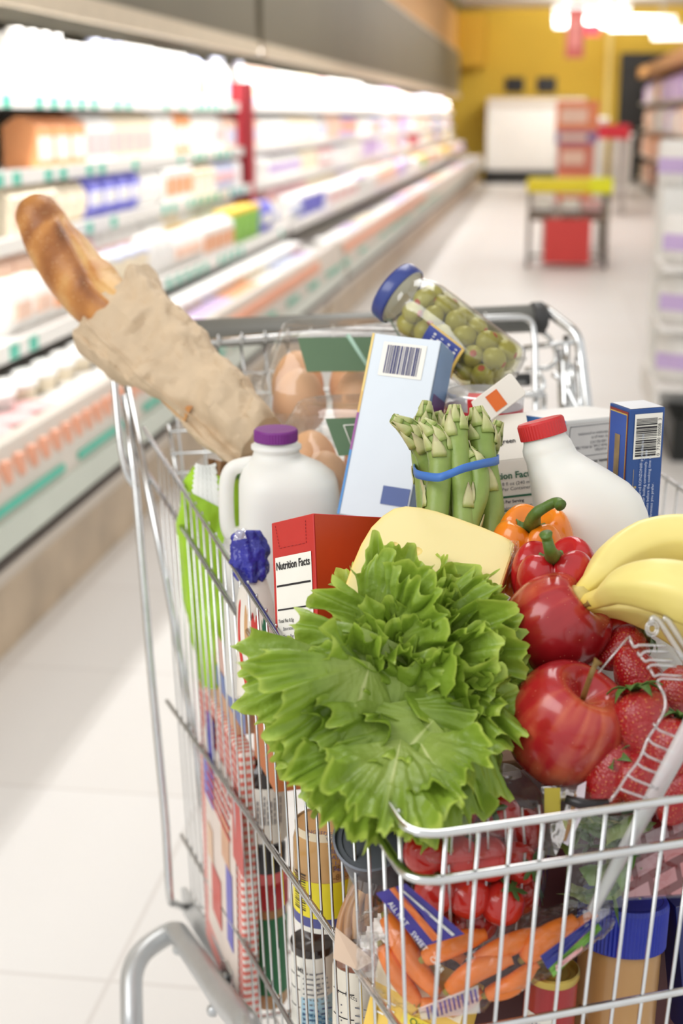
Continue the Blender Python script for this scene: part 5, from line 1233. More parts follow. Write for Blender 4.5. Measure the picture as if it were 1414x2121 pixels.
# strawberries
mt, N_, L_, b_ = nodes('strawberry_skin')
tc = N_.new('ShaderNodeTexCoord'); vo = N_.new('ShaderNodeTexVoronoi'); vo.inputs['Scale'].default_value = 420; L_.new(tc.outputs['Object'], vo.inputs['Vector'])
rp = N_.new('ShaderNodeValToRGB'); rp.color_ramp.elements[0].position = .16; rp.color_ramp.elements[1].position = .30; rp.color_ramp.elements[0].color = c8(206, 120, 66); rp.color_ramp.elements[1].color = c8(168, 22, 28)
L_.new(vo.outputs['Distance'], rp.inputs[0]); L_.new(rp.outputs[0], b_.inputs['Base Color']); b_.inputs['Roughness'].default_value = .28; b_.inputs['Coat Weight'].default_value = .3
bp = N_.new('ShaderNodeBump'); bp.inputs['Strength'].default_value = .5; bp.inputs['Distance'].default_value = .0015; bp.invert = True; L_.new(vo.outputs['Distance'], bp.inputs['Height']); L_.new(bp.outputs[0], b_.inputs['Normal'])
BERRY = mt; BLEAF = pmat('berry_leaf', (84, 124, 52), .5, var=.25, scale=90)
SB = [(1330, 1500, .93, 100, 'plump strawberry in the centre of the ribbed clamshell', 1.15), (1268, 1600, .935, 60, 'strawberry lying at the lower left of the ribbed clamshell', 1.15), (1390, 1555, .92, 70, 'strawberry behind the lower ribs of the clamshell', 1.1), (1320, 1400, .975, -60, 'strawberry with long leaves under the upper ribs', 1.0),
      (1400, 1440, .955, 40, 'strawberry tucked below the snap button of the clamshell', 1.0), (1330, 1620, .925, 140, 'strawberry at the bottom of the clamshell above the front rail', 1.05), (1410, 1640, .92, 60, 'strawberry at the lower right corner of the clamshell', 1.0), (1290, 1345, .995, 30, 'strawberry by the top hinge of the clamshell', .9)]
for x, y, d, al, lb, sc_ in SB:
    M = frame(P(x, y, d), dirv(al, -8), FW) @ Matrix.Scale(sc_*.92, 4)
    if 'sb' not in PROTO:
        o = thing('strawberry', lb, 'strawberry', M); PROTO['sb'] = o
        g = Geo(); g.lathe(resample([(0, .019), (.006, .0205), (.0145, .017), (.0185, .008), (.017, -.004), (.012, -.016), (.006, -.0235), (0, -.026)], 26), 36); mk('berry', g, BERRY, o)
        g = Geo(); 
        for k in range(9):
            q = 2*math.pi*k/9; ca, sa = math.cos(q), math.sin(q); rows = []
            for f in np.linspace(0, 1, 5):
                rad_, zz = .002+.016*f, .0205+.004*math.sin(f*3)-.006*f*f*(k % 2); wd = .0042*math.sin(math.pi*min(1, .2+.8*f))*(1 if f < 1 else .05)
                rows.append([(rad_*ca-s*wd*sa, rad_*sa+s*wd*ca, zz+.001*abs(s)) for s in (-1, 0, 1)])
            g.grid(rows)
        mk('leaf_crown', g, BLEAF, o, solid=.0003)
    else: o = copy_tree(PROTO['sb'], M)
    tag(o, lb, 'strawberry', 'strawberries in the clamshell')
# ---- herb pack label and salad bag behind the front rails
t = thing('herb_pack', 'flat herb pack with a yellow tag below the large apple', 'packet', P(1165, 1690, .93))
g = Geo(); g.grid([[P(1120, 1630, .945), P(1222, 1620, .935)], [P(1128, 1770, .925), P(1150, 1775, .92)]]); mk('pouch', g, film('herb_film', (.75, .7, .66), .05, .1, .5, 60, 1, .08), t, False, True, solid=.0008)
g = Geo(); g.grid([[P(x, y, .928) for x in (1127, 1143, 1160)] for y in (1632, 1660, 1696)]); mk('yellow_tag', g, pmat('tag_yellow', (196, 178, 60), .5), t, False, True, solid=.0005)
g = Geo(); g.add([P(1196, 1628, .925), P(1214, 1618, .924), P(1206, 1690, .914), P(1176, 1752, .908), P(1166, 1746, .908)], [(0, 1, 2, 3, 4)]); pw = mk('printed_edge', g, pmat('edge_white', (214, 206, 214), .4), t, False, True, solid=.0005)
g = Geo(); g.add([P(1190, 1640, .9235), P(1198, 1634, .9235), P(1186, 1700, .9125), P(1172, 1742, .9068), P(1166, 1742, .9068)], [(0, 1, 2, 3, 4)]); mk('gold_strip', g, pmat('strip_gold', (150, 112, 70), .4), t, False, True)
SAL = attr_mat('salad_leaf', 'edge', [(0, (206, 214, 150)), (.5, (120, 160, 70)), (1, (70, 110, 40))], .4, .3, 60, .3, 150, transl=.2)
ts = thing('salad_bag', 'clear bag of chopped salad leaves behind the front rails', 'bag', P(1240, 1770, .94))
g = Geo(); gd = []
for k in range(34):
    c = P(R.uniform(1185, 1320), R.uniform(1690, 1860), R.uniform(.925, .96)); a = dirv(R.uniform(0, 360), R.uniform(-20, 20)); b = dirv(R.uniform(0, 360), R.uniform(20, 80)); sz = R.uniform(.008, .016); e0 = R.random()
    g.grid([[c+a*(sz*u_)+b*(sz*.7*v_)-FW*(.003*math.sin(5*u_+k)*v_) for u_ in np.linspace(-1, 1, 7)] for v_ in np.linspace(-1, 1, 5)]); gd += [min(1, max(0, e0+.2*u_)) for v_ in range(5) for u_ in np.linspace(-1, 1, 7)]
g.a['edge'] = gd; tag(mk('salad_leaves', g, SAL, ts, True, True), kind='stuff')
g = Geo(); g.grid([[P(x, y, .914+.006*nz((x*.03, y*.03, 0))) for x in np.linspace(1176, 1300, 9)] for y in np.linspace(1690, 1880, 12)]); mk('film', g, film('salad_film', (.97, .98, .97), .05, .1, .8, 60, 1, .04), ts, True, True)
# ---- meat tray with pink blocks on the right
t = thing('sliced_meat_pack', 'flat pack with a pink and dark red block pattern at the right behind the rails', 'packet', P(1370, 1760, .94))
g = Geo(); g.grid([[P(1290, 1690, .945), P(1470, 1660, .945)], [P(1290, 1860, .925), P(1470, 1850, .925)]]); 
mt, N_, L_, b_ = nodes('pink_block_print'); tc = N_.new('ShaderNodeTexCoord'); br = N_.new('ShaderNodeTexBrick'); br.inputs['Scale'].default_value = 28; br.inputs['Color1'].default_value = c8(196, 116, 116); br.inputs['Color2'].default_value = c8(176, 150, 156); br.inputs['Mortar'].default_value = c8(110, 26, 28); br.inputs['Mortar Size'].default_value = .05
mp = N_.new('ShaderNodeMapping'); mp.inputs['Rotation'].default_value = (1.3, 0, .3); L_.new(tc.outputs['Object'], mp.inputs[0]); L_.new(mp.outputs[0], br.inputs['Vector']); L_.new(br.outputs[0], b_.inputs['Base Color']); b_.inputs['Roughness'].default_value = .25
mk('printed_pack', g, mt, t, False, True, solid=.012)
g = Geo(); g.grid([[P(1286, 1688, .936), P(1474, 1656, .936)], [P(1286, 1866, .914), P(1474, 1856, .914)]]); mk('film', g, film('meat_film', (1, 1, 1), .05, .1, .8, 50), t, False, True)
# ---- carrots in a printed bag
t = thing('carrot_bag', 'clear plastic bag of carrots with blue printed bands behind the front wires', 'bag', P(980, 1970, .92))
CRT = pmat('carrot_skin', (236, 126, 40), .38, var=.12, scale=60, bump=.2, bscale=140, coat=.15, sss=.08)
CR = [([(800, 1900, .955), (850, 1985, .94), (905, 2060, .925)], 26, 'carrot standing steeply at the left end of the bag'), ([(790, 1960, .95), (830, 2030, .94), (870, 2080, .93)], 22, 'carrot at the lower left corner of the bag'), ([(880, 1985, .925), (940, 1955, .92), (1005, 1935, .925)], 25, 'thick carrot below the tomato box'), ([(930, 2050, .92), (985, 2010, .915), (1060, 1985, .915)], 24, 'carrot in the middle of the bag lying level'),
      ([(985, 1990, .92), (1060, 1955, .92), (1120, 1930, .93)], 23, 'carrot above the level middle one'), ([(1085, 1985, .92), (1130, 1945, .918), (1190, 1905, .925)], 27, 'bright thick carrot at the right end of the bag'), ([(1010, 2060, .92), (1060, 2040, .915), (1110, 1995, .92)], 22, 'lowest carrot near the red can'), ([(870, 2080, .93), (940, 2085, .93), (1000, 2055, .93)], 20, 'carrot along the bottom seam of the bag'), ([(1140, 1975, .935), (1190, 1930, .935), (1232, 1890, .94)], 19, 'thin carrot pointing into the sealed corner'), ([(830, 1880, .965), (890, 1930, .955), (960, 1990, .95)], 22, 'carrot behind the blue printed band')]
for q, r_, lb in CR:
    pth = smooth_path([P(*p) for p in q], 8); o = thing('carrot', lb, 'carrot', pth[0], 'carrots in the bag'); n = len(pth)
    rs_ = [px(r_, .92)*(math.sin(math.pi*min(.93, .12+.86*i/(n-1))))**.42 for i in range(n)]
    g = Geo(); g.tube(pth, rs_, 18); mk('root', g, CRT, o, True, True)
    g = Geo(); g.tube([pth[0], pth[0]-(pth[1]-pth[0]).normalized()*.004], [rs_[0]*.6, rs_[0]*.4], 10); mk('cut_top', g, pmat('carrot_top', (150, 140, 60), .6), o, True, True)
CF = film('carrot_film', (1, .99, .985), .015, .10, .8, 60, .75, .012, .006)
g = Geo(); rows = []
for i in range(44):
    s = i/43; x = 742+s*520; yc = np.interp(s, [0, .15, .4, .7, 1], [1965, 1975, 2000, 1960, 1890]); hw = np.interp(s, [0, .08, .2, .5, .75, .92, 1], [60, 95, 118, 85, 60, 40, 24]); d = .925-.004*math.sin(3*s)
    row = []
    for j in range(48):
        q = 2*math.pi*j/48; n_ = .0045*nz((s*9, math.cos(q)*2, math.sin(q)*2), 1.5)+.003*nz((s*22, math.cos(q)*5, math.sin(q)*5), 1.5)
        row.append(P(x, yc, d+.012)+UP*(math.cos(q)*(px(hw, .92)+n_))-FW*(math.sin(q)*(.020+.014*math.sin(math.pi*s)+n_)))
    rows.append(row)
g.grid(rows, True, cap0=True, cap1=True); mk('film', g, CF, t, True, True)
def strip(name, quad, mat, d0, nn=14, wob=.0025, par=None):
    (a, b, c, d_) = [Vector((x, y, 0)) for x, y in quad]; g = Geo(); rows = []
    for s in np.linspace(0, 1, nn): rows.append([(lambda q: P(q.x, q.y, d0+wob*nz((s*5, f*4, d0*9))))(a.lerp(d_, s).lerp(b.lerp(c, s), f)) for f in np.linspace(0, 1, 8)])
    g.grid(rows); return mk(name, g, mat, par or t, True, True)
PUR = pmat('violet_blue_print', (58, 46, 140), .3, var=.08, coat=.2); ORB = pmat('orange_print', (220, 120, 60), .4)
strip('printed_band', [(778, 1850), (840, 1830), (962, 1935), (872, 1962)], PUR, .892); strip('orange_line', [(806, 1841), (818, 1837), (912, 1944), (896, 1950)], ORB, .8905); strip('white_line', [(826, 1840), (829, 1838), (942, 1936), (936, 1939)], WHITE, .8905)
text(t, 'ALL NAT    SWEET    CARR', .0046, ROOTM[t.name].inverted() @ P(802, 1872, .8885), P(868, 1958, .8885)-P(802, 1872, .8885), P(812, 1862, .8885)-P(802, 1872, .8885), LABEL)
strip('printed_corner', [(1118, 1980), (1228, 1900), (1236, 1912), (1134, 2008)], pmat('deep_blue_print', (36, 44, 130), .3), .888); strip('green_line', [(1136, 2006), (1238, 1912), (1246, 1924), (1146, 2024)], pmat('green_print', (110, 160, 60), .4), .8885); strip('pale_line', [(1150, 2000), (1206, 1958), (1206, 1968), (1152, 2012)], PM['pink'], .887)
strip('seal_corner', [(1206, 1886), (1262, 1880), (1262, 1892), (1212, 1930)], film('seal_film', (.95, .95, .97), .15, .12, .8, 90, 1, .2), .889)
strip('print_stripes', [(866, 2088), (990, 2040), (994, 2098), (872, 2112)], film('seal_white', (.95, .95, .97), .12, .12, .8, 90, 1, .45), .889)
g = Geo()
for k in range(12):
    x = 884+9*k; y = 2086-3.4*k; g.tube([P(x, y, .886), P(x+5, y+26, .886)], .0007, 4)
mk('purple_hatch', g, PUR, t, True, True)
g = Geo(); rows = [[P(738+4*i+7*nz((i, f*4, 3)), 1930+95*f, .915-.01*math.sin(f*3)+.008*nz((i*1.3, f*6, 1))) for f in np.linspace(0, 1, 14)] for i in range(12)]
g.grid(rows); mk('crumpled_end', g, film('end_crumple', (.95, .94, .93), .12, .12, 1.0, 100, 1, .22), t, True, True)
# ---- jars and cans
def jar(name, label, cat, base, top, segs, hint=None):
    """segs: (part name, material, profile of (radius, distance from base) pairs)"""
    M, L_ = cyl(base, top, hint); t = thing(name, label, cat, M)
    for nm, mat, prof in segs:
        g = Geo(); g.lathe(prof, 48); mk(nm, g, mat, t, True, autosmooth=.6)
    return t, L_
def ridged(t, r, z0, z1, mat, n=60, nm='lid'):
    g = Geo(); md = lambda rr, zz, q: rr*(1-(.022 if (int(q/(2*math.pi)*n*2+.01) % 2) and rr > r*.975 else 0))
    g.lathe([(r*.96, z0), (r, z0+.001), (r, z1-.003), (r*.95, z1), (0, z1)], n*2, mod=md); return mk(nm, g, mat, t, True, autosmooth=.35)
PBT = pmat('peanut_butter', (196, 150, 92), .3, var=.08, scale=20, coat=.35)
top = P(1292, 1862, .985); ax_ = (P(1292, 1862, .985)-P(1262, 2200, 1.0)).normalized(); hT = .145; base = top-ax_*hT; r_ = px(85, .98)
t, _ = jar('peanut_butter_jar', 'peanut butter jar with a wide bright blue lid at the front right', 'jar', base, top, [('jar_body', PBT, [(0, 0), (r_*.92, 0), (r_, .006), (r_, hT-.04), (r_*.99, hT-.034), (r_*.9, hT-.029)])])
ridged(t, r_*1.10, hT-.0305, hT+.002, pmat('bright_blue_lid', (20, 44, 168), .35, var=.04, coat=.2), 70)
g = Geo(); g.lathe([(r_*.95, hT+.0022), (r_*.8, hT+.0008), (0, hT+.0008)], 48); mk('lid_recess', g, pmat('lid_recess_blue', (16, 30, 120), .4), t)
SW = pmat('swirl_brown', (160, 112, 52), .35)
for rr2, zc, a0_, a1_ in ((1.003, .055, -1.2, .9), (1.003, .05, -.3, .5)):
    g = Geo(); g.tube([(r_*rr2*math.cos(a), r_*rr2*math.sin(a), zc-.018*math.cos(2.2*a)) for a in np.linspace(a0_, a1_, 24)], .0022, 6, flat=.4); mk('swirl', g, SW, t)
top = P(1143, 2005, .945); base = top-(P(1143, 2005, .945)-P(1124, 2260, .97)).normalized()*.11; r_ = px(56, .945)
hT = .11; t, _ = jar('tin_can', 'red tin can with a gold lid and barcode behind the front wires', 'can', base, top, [('can_body', pmat('can_red', (168, 34, 38), .35, var=.05, coat=.2), [(0, 0), (r_*.97, 0), (r_*.97, hT-.004)]), ('gold_rim', pmat('gold_tin', (206, 182, 92), .3, .6), [(r_*.96, hT-.006), (r_*1.03, hT-.004), (r_*1.03, hT), (r_*.96, hT+.001), (r_*.93, hT-.003), (r_*.7, hT-.003), (r_*.68, hT-.002), (r_*.62, hT-.003), (r_*.4, hT-.003), (r_*.38, hT-.002), (0, hT-.002)])])
mk('barcode_label', patch(r_*.985, -1.35, .12, hT-.075, hT-.026), LABEL, t)
for k in range(24):
    a = -1.22+1.15*k/23; 
    if k % 3 != 1: mk('barcode', patch(r_*.99, a, a+.02+.02*(k % 4 == 0), hT-.07, hT-.032, 3), NAVY, t)
t, w_, h_ = carton_box('macaroni_box', 'bright blue box with pale lettering between the can and the peanut butter', 'box', (1196, 1930, 1.04), (1262, 1922, 1.04), (1176, 2190, 1.07), .02, pmat('bright_blue_card', (26, 62, 170), .35, coat=.2))
lines(t, .003, -.012, .010, 5, .009, .003, WT, seed=4)
rect(t, 'small_panel', (.001, 0, -.085), XF, ZU, .005, .05, PM['lilac'], .001)
t, w_, h_ = carton_box('noodle_box', 'dark navy box with white script lettering at the lower right corner', 'box', (1398, 1880, .985), (1500, 1860, .99), (1352, 2170, 1.0), .03, pmat('navy_card', (20, 36, 104), .35, coat=.2))
text(t, 'P  f', .016, (.014, -.001, -.058), (.12, 0, 1), (-1, 0, .12), LABEL); text(t, '1 1', .02, (.020, -.001, -.085), (.1, 0, 1), (-1, 0, .1), GP)
# ---- goods seen through the left wires
GING = None
mt, N_, L_, b_ = nodes('red_gingham'); tc = N_.new('ShaderNodeTexCoord'); mp = N_.new('ShaderNodeMapping'); L_.new(tc.outputs['Object'], mp.inputs[0])
sp = N_.new('ShaderNodeSeparateXYZ'); L_.new(mp.outputs[0], sp.inputs[0]); outs = []
for ax_n in ('X', 'Y', 'Z'):
    a = N_.new('ShaderNodeMath'); a.operation = 'MULTIPLY'; a.inputs[1].default_value = 2*math.pi/.0088; L_.new(sp.outputs[ax_n], a.inputs[0])
    b2 = N_.new('ShaderNodeMath'); b2.operation = 'SINE'; L_.new(a.outputs[0], b2.inputs[0]); c2 = N_.new('ShaderNodeMath'); c2.operation = 'GREATER_THAN'; c2.inputs[1].default_value = 0; L_.new(b2.outputs[0], c2.inputs[0]); outs.append(c2)
a = N_.new('ShaderNodeMath'); a.operation = 'MAXIMUM'; L_.new(outs[0].outputs[0], a.inputs[0]); L_.new(outs[1].outputs[0], a.inputs[1])
b2 = N_.new('ShaderNodeMath'); b2.operation = 'ADD'; L_.new(outs[0].outputs[0], b2.inputs[0]); L_.new(outs[2].outputs[0], b2.inputs[1])
rp = N_.new('ShaderNodeValToRGB'); rp.color_ramp.interpolation = 'CONSTANT'; e = rp.color_ramp.elements; e[0].color = c8(246, 236, 228); e[1].position = .3; e[1].color = c8(236, 130, 118); e.new(.8).color = c8(206, 52, 48)
hf = N_.new('ShaderNodeMath'); hf.operation = 'MULTIPLY'; hf.inputs[1].default_value = .5; L_.new(b2.outputs[0], hf.inputs[0]); L_.new(hf.outputs[0], rp.inputs[0]); L_.new(rp.outputs[0], b_.inputs['Base Color']); b_.inputs['Roughness'].default_value = .4
GING = mt
def side_frame(u, v, z): 
    x = -Hh; y = U; M = Matrix((x, y, Z)).transposed().to_4x4(); M.translation = K(u, v, z); return M   # x runs to the front of the cart, y inwards
def side_box(name, label, cat, u, v0, v1, z0, z1, th, mat, bev=.002):
    M = side_frame(u, v1, z0); t = thing(name, label, cat, M); g = Geo(); g.box(0, v1-v0, 0, th, 0, z1-z0); mk('box_body', g, mat, t, False, bevel=bev); return t, v1-v0, z1-z0
t, w_, h_ = side_box('biscuit_box', 'red and white gingham box standing against the left wires', 'box', .016, .55, .76, .347, .672, .017, GING, .003)
rect(t, 'picture_panel', (.03, 0, .04), XF, ZU, .16, .24, pmat('panel_cream', (240, 226, 216), .4, var=.05), .001)
for x, z, w2, h2, cc in ((.06, .24, .035, .07, (90, 88, 190)), (.03, .20, .05, .05, (120, 120, 205)), (.14, .08, .03, .09, (110, 105, 200)), (.06, .07, .05, .06, (212, 90, 80)), (.12, .17, .04, .05, (226, 176, 140)), (.18, .20, .05, .08, (206, 80, 74)), (.04, .13, .03, .04, (236, 200, 170))):
    rect(t, 'printed_patch', (x, 0, z), XF, ZU, w2, h2, pmat('patch_print', cc, .4), .0018)
lines(t, .05, .255, .13, 5, .012, .005, pmat('panel_red_ink', (206, 60, 56), .5), y=-.0024, seed=2)
t, w_, h_ = side_box('flour_box', 'tan and blue topped box behind the gingham box', 'box', .022, .59, .68, .673, .725, .06, pmat('tan_card', (222, 176, 142), .45, var=.05), .002)
rect(t, 'blue_band', (0.0, 0, .022), XF, ZU, .14, .022, pmat('soft_blue', (126, 146, 200), .4), .001); rect(t, 'pink_top', (0, 0, .046), XF, ZU, .14, .034, pmat('soft_pink', (232, 190, 178), .4), .001)
t, w_, h_ = side_box('orange_box', 'plain orange-brown box between the gingham box and the sauce bottle', 'box', .03, .46, .545, .672, .73, .06, pmat('orange_brown_card', (206, 124, 74), .45), .002)
def stand(name, label, cat, x, y0, y1, rpx, segs_fn, tilt=0):
    """upright round pack: pixel row of its top and bottom at depth d0"""
    d0 = 1.1
    for _ in range(6): d0 = (L(x, (y0+y1)/2, .009+px(rpx, d0))-CAM).dot(FW)
    top = P(x, y0, d0); hgt = (P(x, y0, d0)-hit(x+tilt, y1, P(x, y0, d0), FW+UP*(-.28))).length; base = top-Z*hgt
    M = Matrix.Translation(base) @ Matrix.Rotation(yaw, 4, 'Z') @ Matrix.Rotation(-math.pi/2, 4, 'Z'); t = thing(name, label, cat, M); segs_fn(t, hgt, d0); return t
def prt(t, nm, mat, prof, n=40): g = Geo(); g.lathe(prof, n); return mk(nm, g, mat, t, True, autosmooth=.6)
DKG = pmat('dark_sauce_glass', (36, 26, 24), .12, coat=.4)
def f(t, h, d0):
    r = px(44, d0); prt(t, 'bottle_glass', DKG, [(0, 0), (r*.8, 0), (r*.8, .028), (r*.95, .035), (r, .045), (r, h)]+[(r*.7, h+.008), (0, h+.009)])
    prt(t, 'label', LABEL, [(r*1.01, .034), (r*1.012, .036), (r*1.012, h-.018), (r*1.01, h-.016)])
    for k in range(12):
        a = -1.0+k*.16; lines(t, 0, 0, .035, 1, .004, .0016, GRAYINK, seed=k, org=(r*1.02*math.cos(a), r*1.02*math.sin(a), .055), xd=(0, 0, 1), yd=(-math.sin(a), math.cos(a), 0))
    prt(t, 'cap', pmat('black_cap', (30, 26, 30), .35), [(0, -.001), (r*.9, -.001), (r*.93, .004), (r*.93, .024), (r*.8, .028)])
stand('sauce_bottle', 'upside-down dark sauce bottle with white label and black cap', 'bottle', 549, 1585, 1822, 44, f)
def f(t, h, d0):
    r = px(43, d0); prt(t, 'jar_body', PBT, [(0, 0), (r*.9, 0), (r, .005), (r, h-.032), (r*.9, h-.025)])
    prt(t, 'label', pmat('green_jar_label', (34, 128, 78), .4, var=.08), [(r*1.01, .018), (r*1.012, .02), (r*1.012, h-.042), (r*1.01, h-.04)])
    mk('label_splash', patch(r*1.018, -1.4, -.4, h-.075, h-.05), LABEL, t); mk('label_stripe', patch(r*1.018, -1.7, -.9, .02, .05), pmat('stripe_blue_red', (150, 70, 120), .4, var=.4, scale=90), t)
    ridged(t, r*1.06, h-.03, h, pmat('bright_red_lid', (206, 40, 48), .35, coat=.2), 40)
stand('peanut_butter_jar', 'smaller peanut butter jar with red lid and green label by the left wires', 'jar', 551, 1812, 2125, 43, f)
def f(t, h, d0):
    r = px(66, d0); prt(t, 'jar_body', pmat('apple_sauce', (206, 160, 100), .25, var=.1, coat=.4), [(0, 0), (r*.95, 0), (r, .004), (r, h-.02), (r*.9, h-.006), (0, h-.005)])
    prt(t, 'label', pmat('yellow_label', (244, 228, 44), .4), [(r*1.01, .012), (r*1.012, .013), (r*1.012, h*.48), (r*1.01, h*.48+.001)]); prt(t, 'blue_base', pmat('base_blue', (84, 88, 150), .4), [(r*1.014, .004), (r*1.015, .013)]); prt(t, 'bottom_rim', LABEL, [(r*.9, -.002), (r*1.0, -.001), (r*1.012, .004)])
    for k in range(16): mk('barcode', patch(r*1.02, -1.15, -.62, .018+.0022*k, .018+.0022*k+(.0008 if k % 3 else .0014), 4), INK, t)
    prt(t, 'neck_label', pmat('cream_label', (232, 218, 188), .5), [(r*.94, h*.78), (r*.94, h-.004)])
    text(t, 'PEEL\n-80-4-8', .008, (r*1.03*math.cos(.25), r*1.03*math.sin(.25), h*.60), (-math.sin(.4), math.cos(.4), 0), ZU, pmat('code_ink', (130, 90, 50), .5)); text(t, 'INGREDIENTS:\nMIN C, WATER\nProduct of company\nBEST IF USED BY\nREFRIGERATE AFTER\nOPENING 1-3 DAYS\nif used and Seal is', .0052, (r*.97*math.cos(-.62), r*.97*math.sin(-.62), h*.95), (-math.sin(-.25), math.cos(-.25), 0), ZU, NAVY)
stand('apple_sauce_jar', 'jar with a bright yellow label and blue base band', 'jar', 672, 1690, 1934, 66, f)
def f(t, h, d0):
    r = px(46, d0); prt(t, 'can_body', LABEL, [(0, 0), (r, 0), (r, h-.008)]); prt(t, 'dark_top', DKG, [(r, h-.008), (r*1.02, h-.006), (r*1.02, h), (r*.9, h), (0, h-.002)])
    prt(t, 'blue_label', pmat('sky_label', (176, 214, 232), .4, var=.1, scale=12), [(r*1.005, 0), (r*1.005, h*.52)])
    mk('white_column', patch(r*1.008, -1.5, -.55, 0, h-.012), LABEL, t)
    text(t, 'Facts', .0085, (r*1.015*math.cos(-1.0), r*1.015*math.sin(-1.0), h-.022), (-math.sin(-.85), math.cos(-.85), 0), ZU, INK, bold=.0002)
    for k in range(14):
        for a, wd in ((-.45, .018), (.1, .016)): lines(t, 0, 0, wd, 1, .004, .0016, GRAYINK if k < 7 else NAVY, seed=k*3+int(a*10), org=(r*1.02*math.cos(a), r*1.02*math.sin(a), h-.024-.0052*k), xd=(-math.sin(a+.2), math.cos(a+.2), 0), yd=ZU)
    for zf in (.72, .58, .40): mk('rule', patch(r*1.012, -1.3, -.6, h*zf, h*zf+.0012), INK, t)
    text(t, 'DIRECTIONS\nTO HEAT: Empty\nDo not add\nseason in a\nMICROWAVE\nNOTE: Do not', .0052, (r*1.02*math.cos(-.5), r*1.02*math.sin(-.5), h*.33), (-math.sin(-.3), math.cos(-.3), 0), ZU, pmat('teal_ink', (40, 110, 140), .5), bold=.0001)
stand('broth_can', 'tall white and pale blue can covered in small print', 'can', 648, 1945, 2190, 46, f)
def f(t, h, d0):
    r = px(50, d0); prt(t, 'can_body', pmat('cream_can', (240, 234, 218), .4), [(0, 0), (r, 0), (r, h-.004), (r*.94, h), (0, h)]); prt(t, 'brown_top', pmat('brown_spot', (150, 92, 66), .5), [(r*.93, h+.0005), (0, h+.001)])
    text(t, 'on Facts', .006, (r*1.015*math.cos(-.9), r*1.015*math.sin(-.9), h-.02), (-math.sin(-.7), math.cos(-.7), 0), ZU, INK)
    for k in range(10): lines(t, 0, 0, .03, 1, .004, .0014, GRAYINK, seed=k, org=(r*1.02*math.cos(-.7), r*1.02*math.sin(-.7), h-.03-.007*k), xd=(-math.sin(-.35), math.cos(-.35), 0), yd=ZU)
    for zf in (.75, .45): mk('rule', patch(r*1.012, -1.2, -.1, h*zf, h*zf+.001), INK, t)
stand('soup_can', 'cream coloured can with a nutrition panel right of the pale blue can', 'can', 738, 1990, 2200, 50, f)
# pasta bag, grey tin end, yellow carton
t = thing('pasta_bag', 'clear bag of brown and grey pasta tubes beside the yellow jar', 'bag', P(755, 1880, .985))
PA = [pmat('pasta_brown', (176, 128, 84), .35, var=.15), pmat('pasta_grey', (150, 144, 142), .3, var=.1), pmat('pasta_tan', (204, 160, 110), .35)]
for k in range(12):
    a = P(702+7*k+R.uniform(-4, 4), 1990-9*k, .99+R.uniform(-.006, .006)); b = P(748+7*k, 1815-4*k, 1.0+R.uniform(-.006, .006)); c = a.lerp(b, .5)+RT*-.006
    g = Geo(); g.tube(smooth_path([a, c, b], 5), .0033, 8); mk('pasta_strand', g, PA[k % 3], t, True, True)
g = Geo(); rows = [[P(696+95*f+30*s, 2005-s*215, .98-.012*math.sin(f*3)+.003*nz((s*8, f*5, 0))) for f in np.linspace(0, 1, 10)] for s in np.linspace(0, 1, 16)]
g.grid(rows); mk('film', g, film('pasta_film', (.95, .93, .92), .08, .08, .6, 50, 1.1, .03), t, True, True)
g = Geo(); g.grid([[P(695, 1920, .972), P(775, 1990, .965)], [P(690, 1985, .972), P(740, 2010, .965)]]); mk('bag_bottom', g, pmat('bag_tan', (222, 196, 172), .4), t, False, True, solid=.0005)
c = P(768, 1728, .965); ax_ = (UP*.62-FW*.8+RT*-.2).normalized(); M = frame(c-ax_*.07, ax_, RT); r_ = px(80, .965); GRT = pmat('grey_tin', (92, 96, 104), .4, .4)
t = thing('tin_can', 'plain grey tin can end tilted up below the lettuce', 'can', M); prt(t, 'can_body', GRT, [(0, 0), (r_*.97, 0), (r_*.97, .066)]); prt(t, 'can_end', GRT, [(r_*.97, .064), (r_*1.02, .066), (r_*1.02, .0695), (r_*.96, .07), (r_*.93, .067), (r_*.8, .067), (r_*.78, .0655), (0, .0655)])
t, w_, h_ = carton_box('cookie_carton', 'yellow and orange carton with a red fruit panel at the bottom of the cart', 'box', (785, 1985, .955), (965, 2075, .925), (770, 2260, .965), .03, pmat('yellow_carton', (244, 206, 96), .4, var=.05))
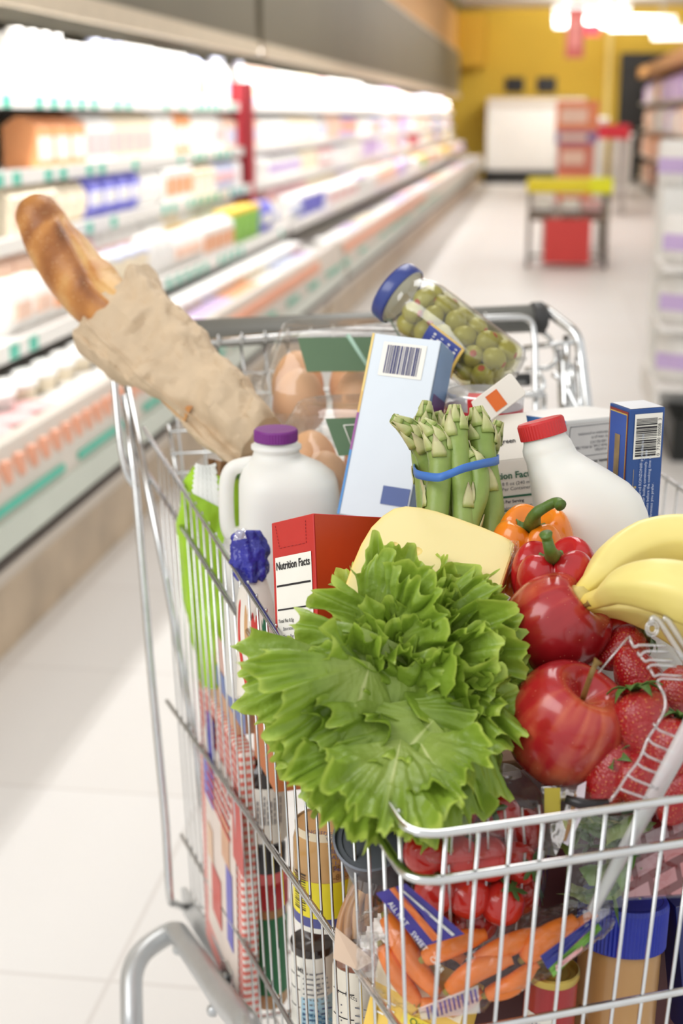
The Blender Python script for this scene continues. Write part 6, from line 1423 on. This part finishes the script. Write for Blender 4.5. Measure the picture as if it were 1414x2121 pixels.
rect(t, 'pale_band', (0, 0, -.016), XF, ZU, w_, .016, pmat('pale_cream', (246, 236, 206), .4), .0008); rect(t, 'red_panel', (.030, 0, -.056), XF, ZU, .03, .022, pmat('fruit_red', (190, 38, 44), .4), .0008); rect(t, 'lemon_band', (.026, 0, -.034), XF, ZU, .038, .008, pmat('lemon', (248, 226, 70), .4), .0008)
text(t, 'Original', .0075, (.032, -.0014, -.0325), XF, ZU, pmat('orig_green', (60, 110, 60), .5)); text(t, 'FRUIT', .0055, (.044, -.0016, -.045), XF, ZU, LABEL, bold=.0002); lines(t, .006, -.026, .02, 3, .005, .0014, LABEL, y=-.0014, seed=18); lines(t, .004, -.05, .016, 5, .005, .0012, LABEL, y=-.0014, seed=8)
t, w_, h_ = carton_box('orange_tub', 'orange tub partly hidden behind the carrots and the grey tin', 'tub', (790, 1800, 1.0), (880, 1800, 1.0), (790, 1870, .985), .03, pmat('amber_tub', (196, 112, 30), .3, coat=.3))

# ---- boxes added deeper in the load: dark filler for the gaps, and supports
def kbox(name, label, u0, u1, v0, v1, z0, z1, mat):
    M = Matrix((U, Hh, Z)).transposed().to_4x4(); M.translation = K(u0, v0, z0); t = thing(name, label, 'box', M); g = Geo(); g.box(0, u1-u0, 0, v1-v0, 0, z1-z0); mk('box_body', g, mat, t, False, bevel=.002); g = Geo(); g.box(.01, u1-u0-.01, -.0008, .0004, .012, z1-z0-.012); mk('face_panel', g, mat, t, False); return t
kbox('maroon_filler_box', 'dark maroon filler box added behind the tomato box and the salad', .075, .30, .135, .20, .40, .80, pmat('maroon_card', (74, 22, 24), .5))  # unseen box, added dark so the gaps behind the tomatoes look shaded
kbox('brown_filler_box', 'dark brown filler box added behind the red apple and strawberries', .305, .42, .14, .21, .40, .81, pmat('brown_card', (60, 34, 26), .5))  # unseen box, added dark to fill the bright gaps under the fruit
kbox('oat_box', 'tan box standing under the cheese and the asparagus', .11, .40, .215, .37, .39, .80, pmat('oat_card', (150, 112, 76), .5))
kbox('cracker_carton', 'grey-white box standing under the pasta box and the cereal box', .27, .41, .385, .60, .37, .855, pmat('grey_carton', (190, 186, 178), .5))
flatten_lettering()
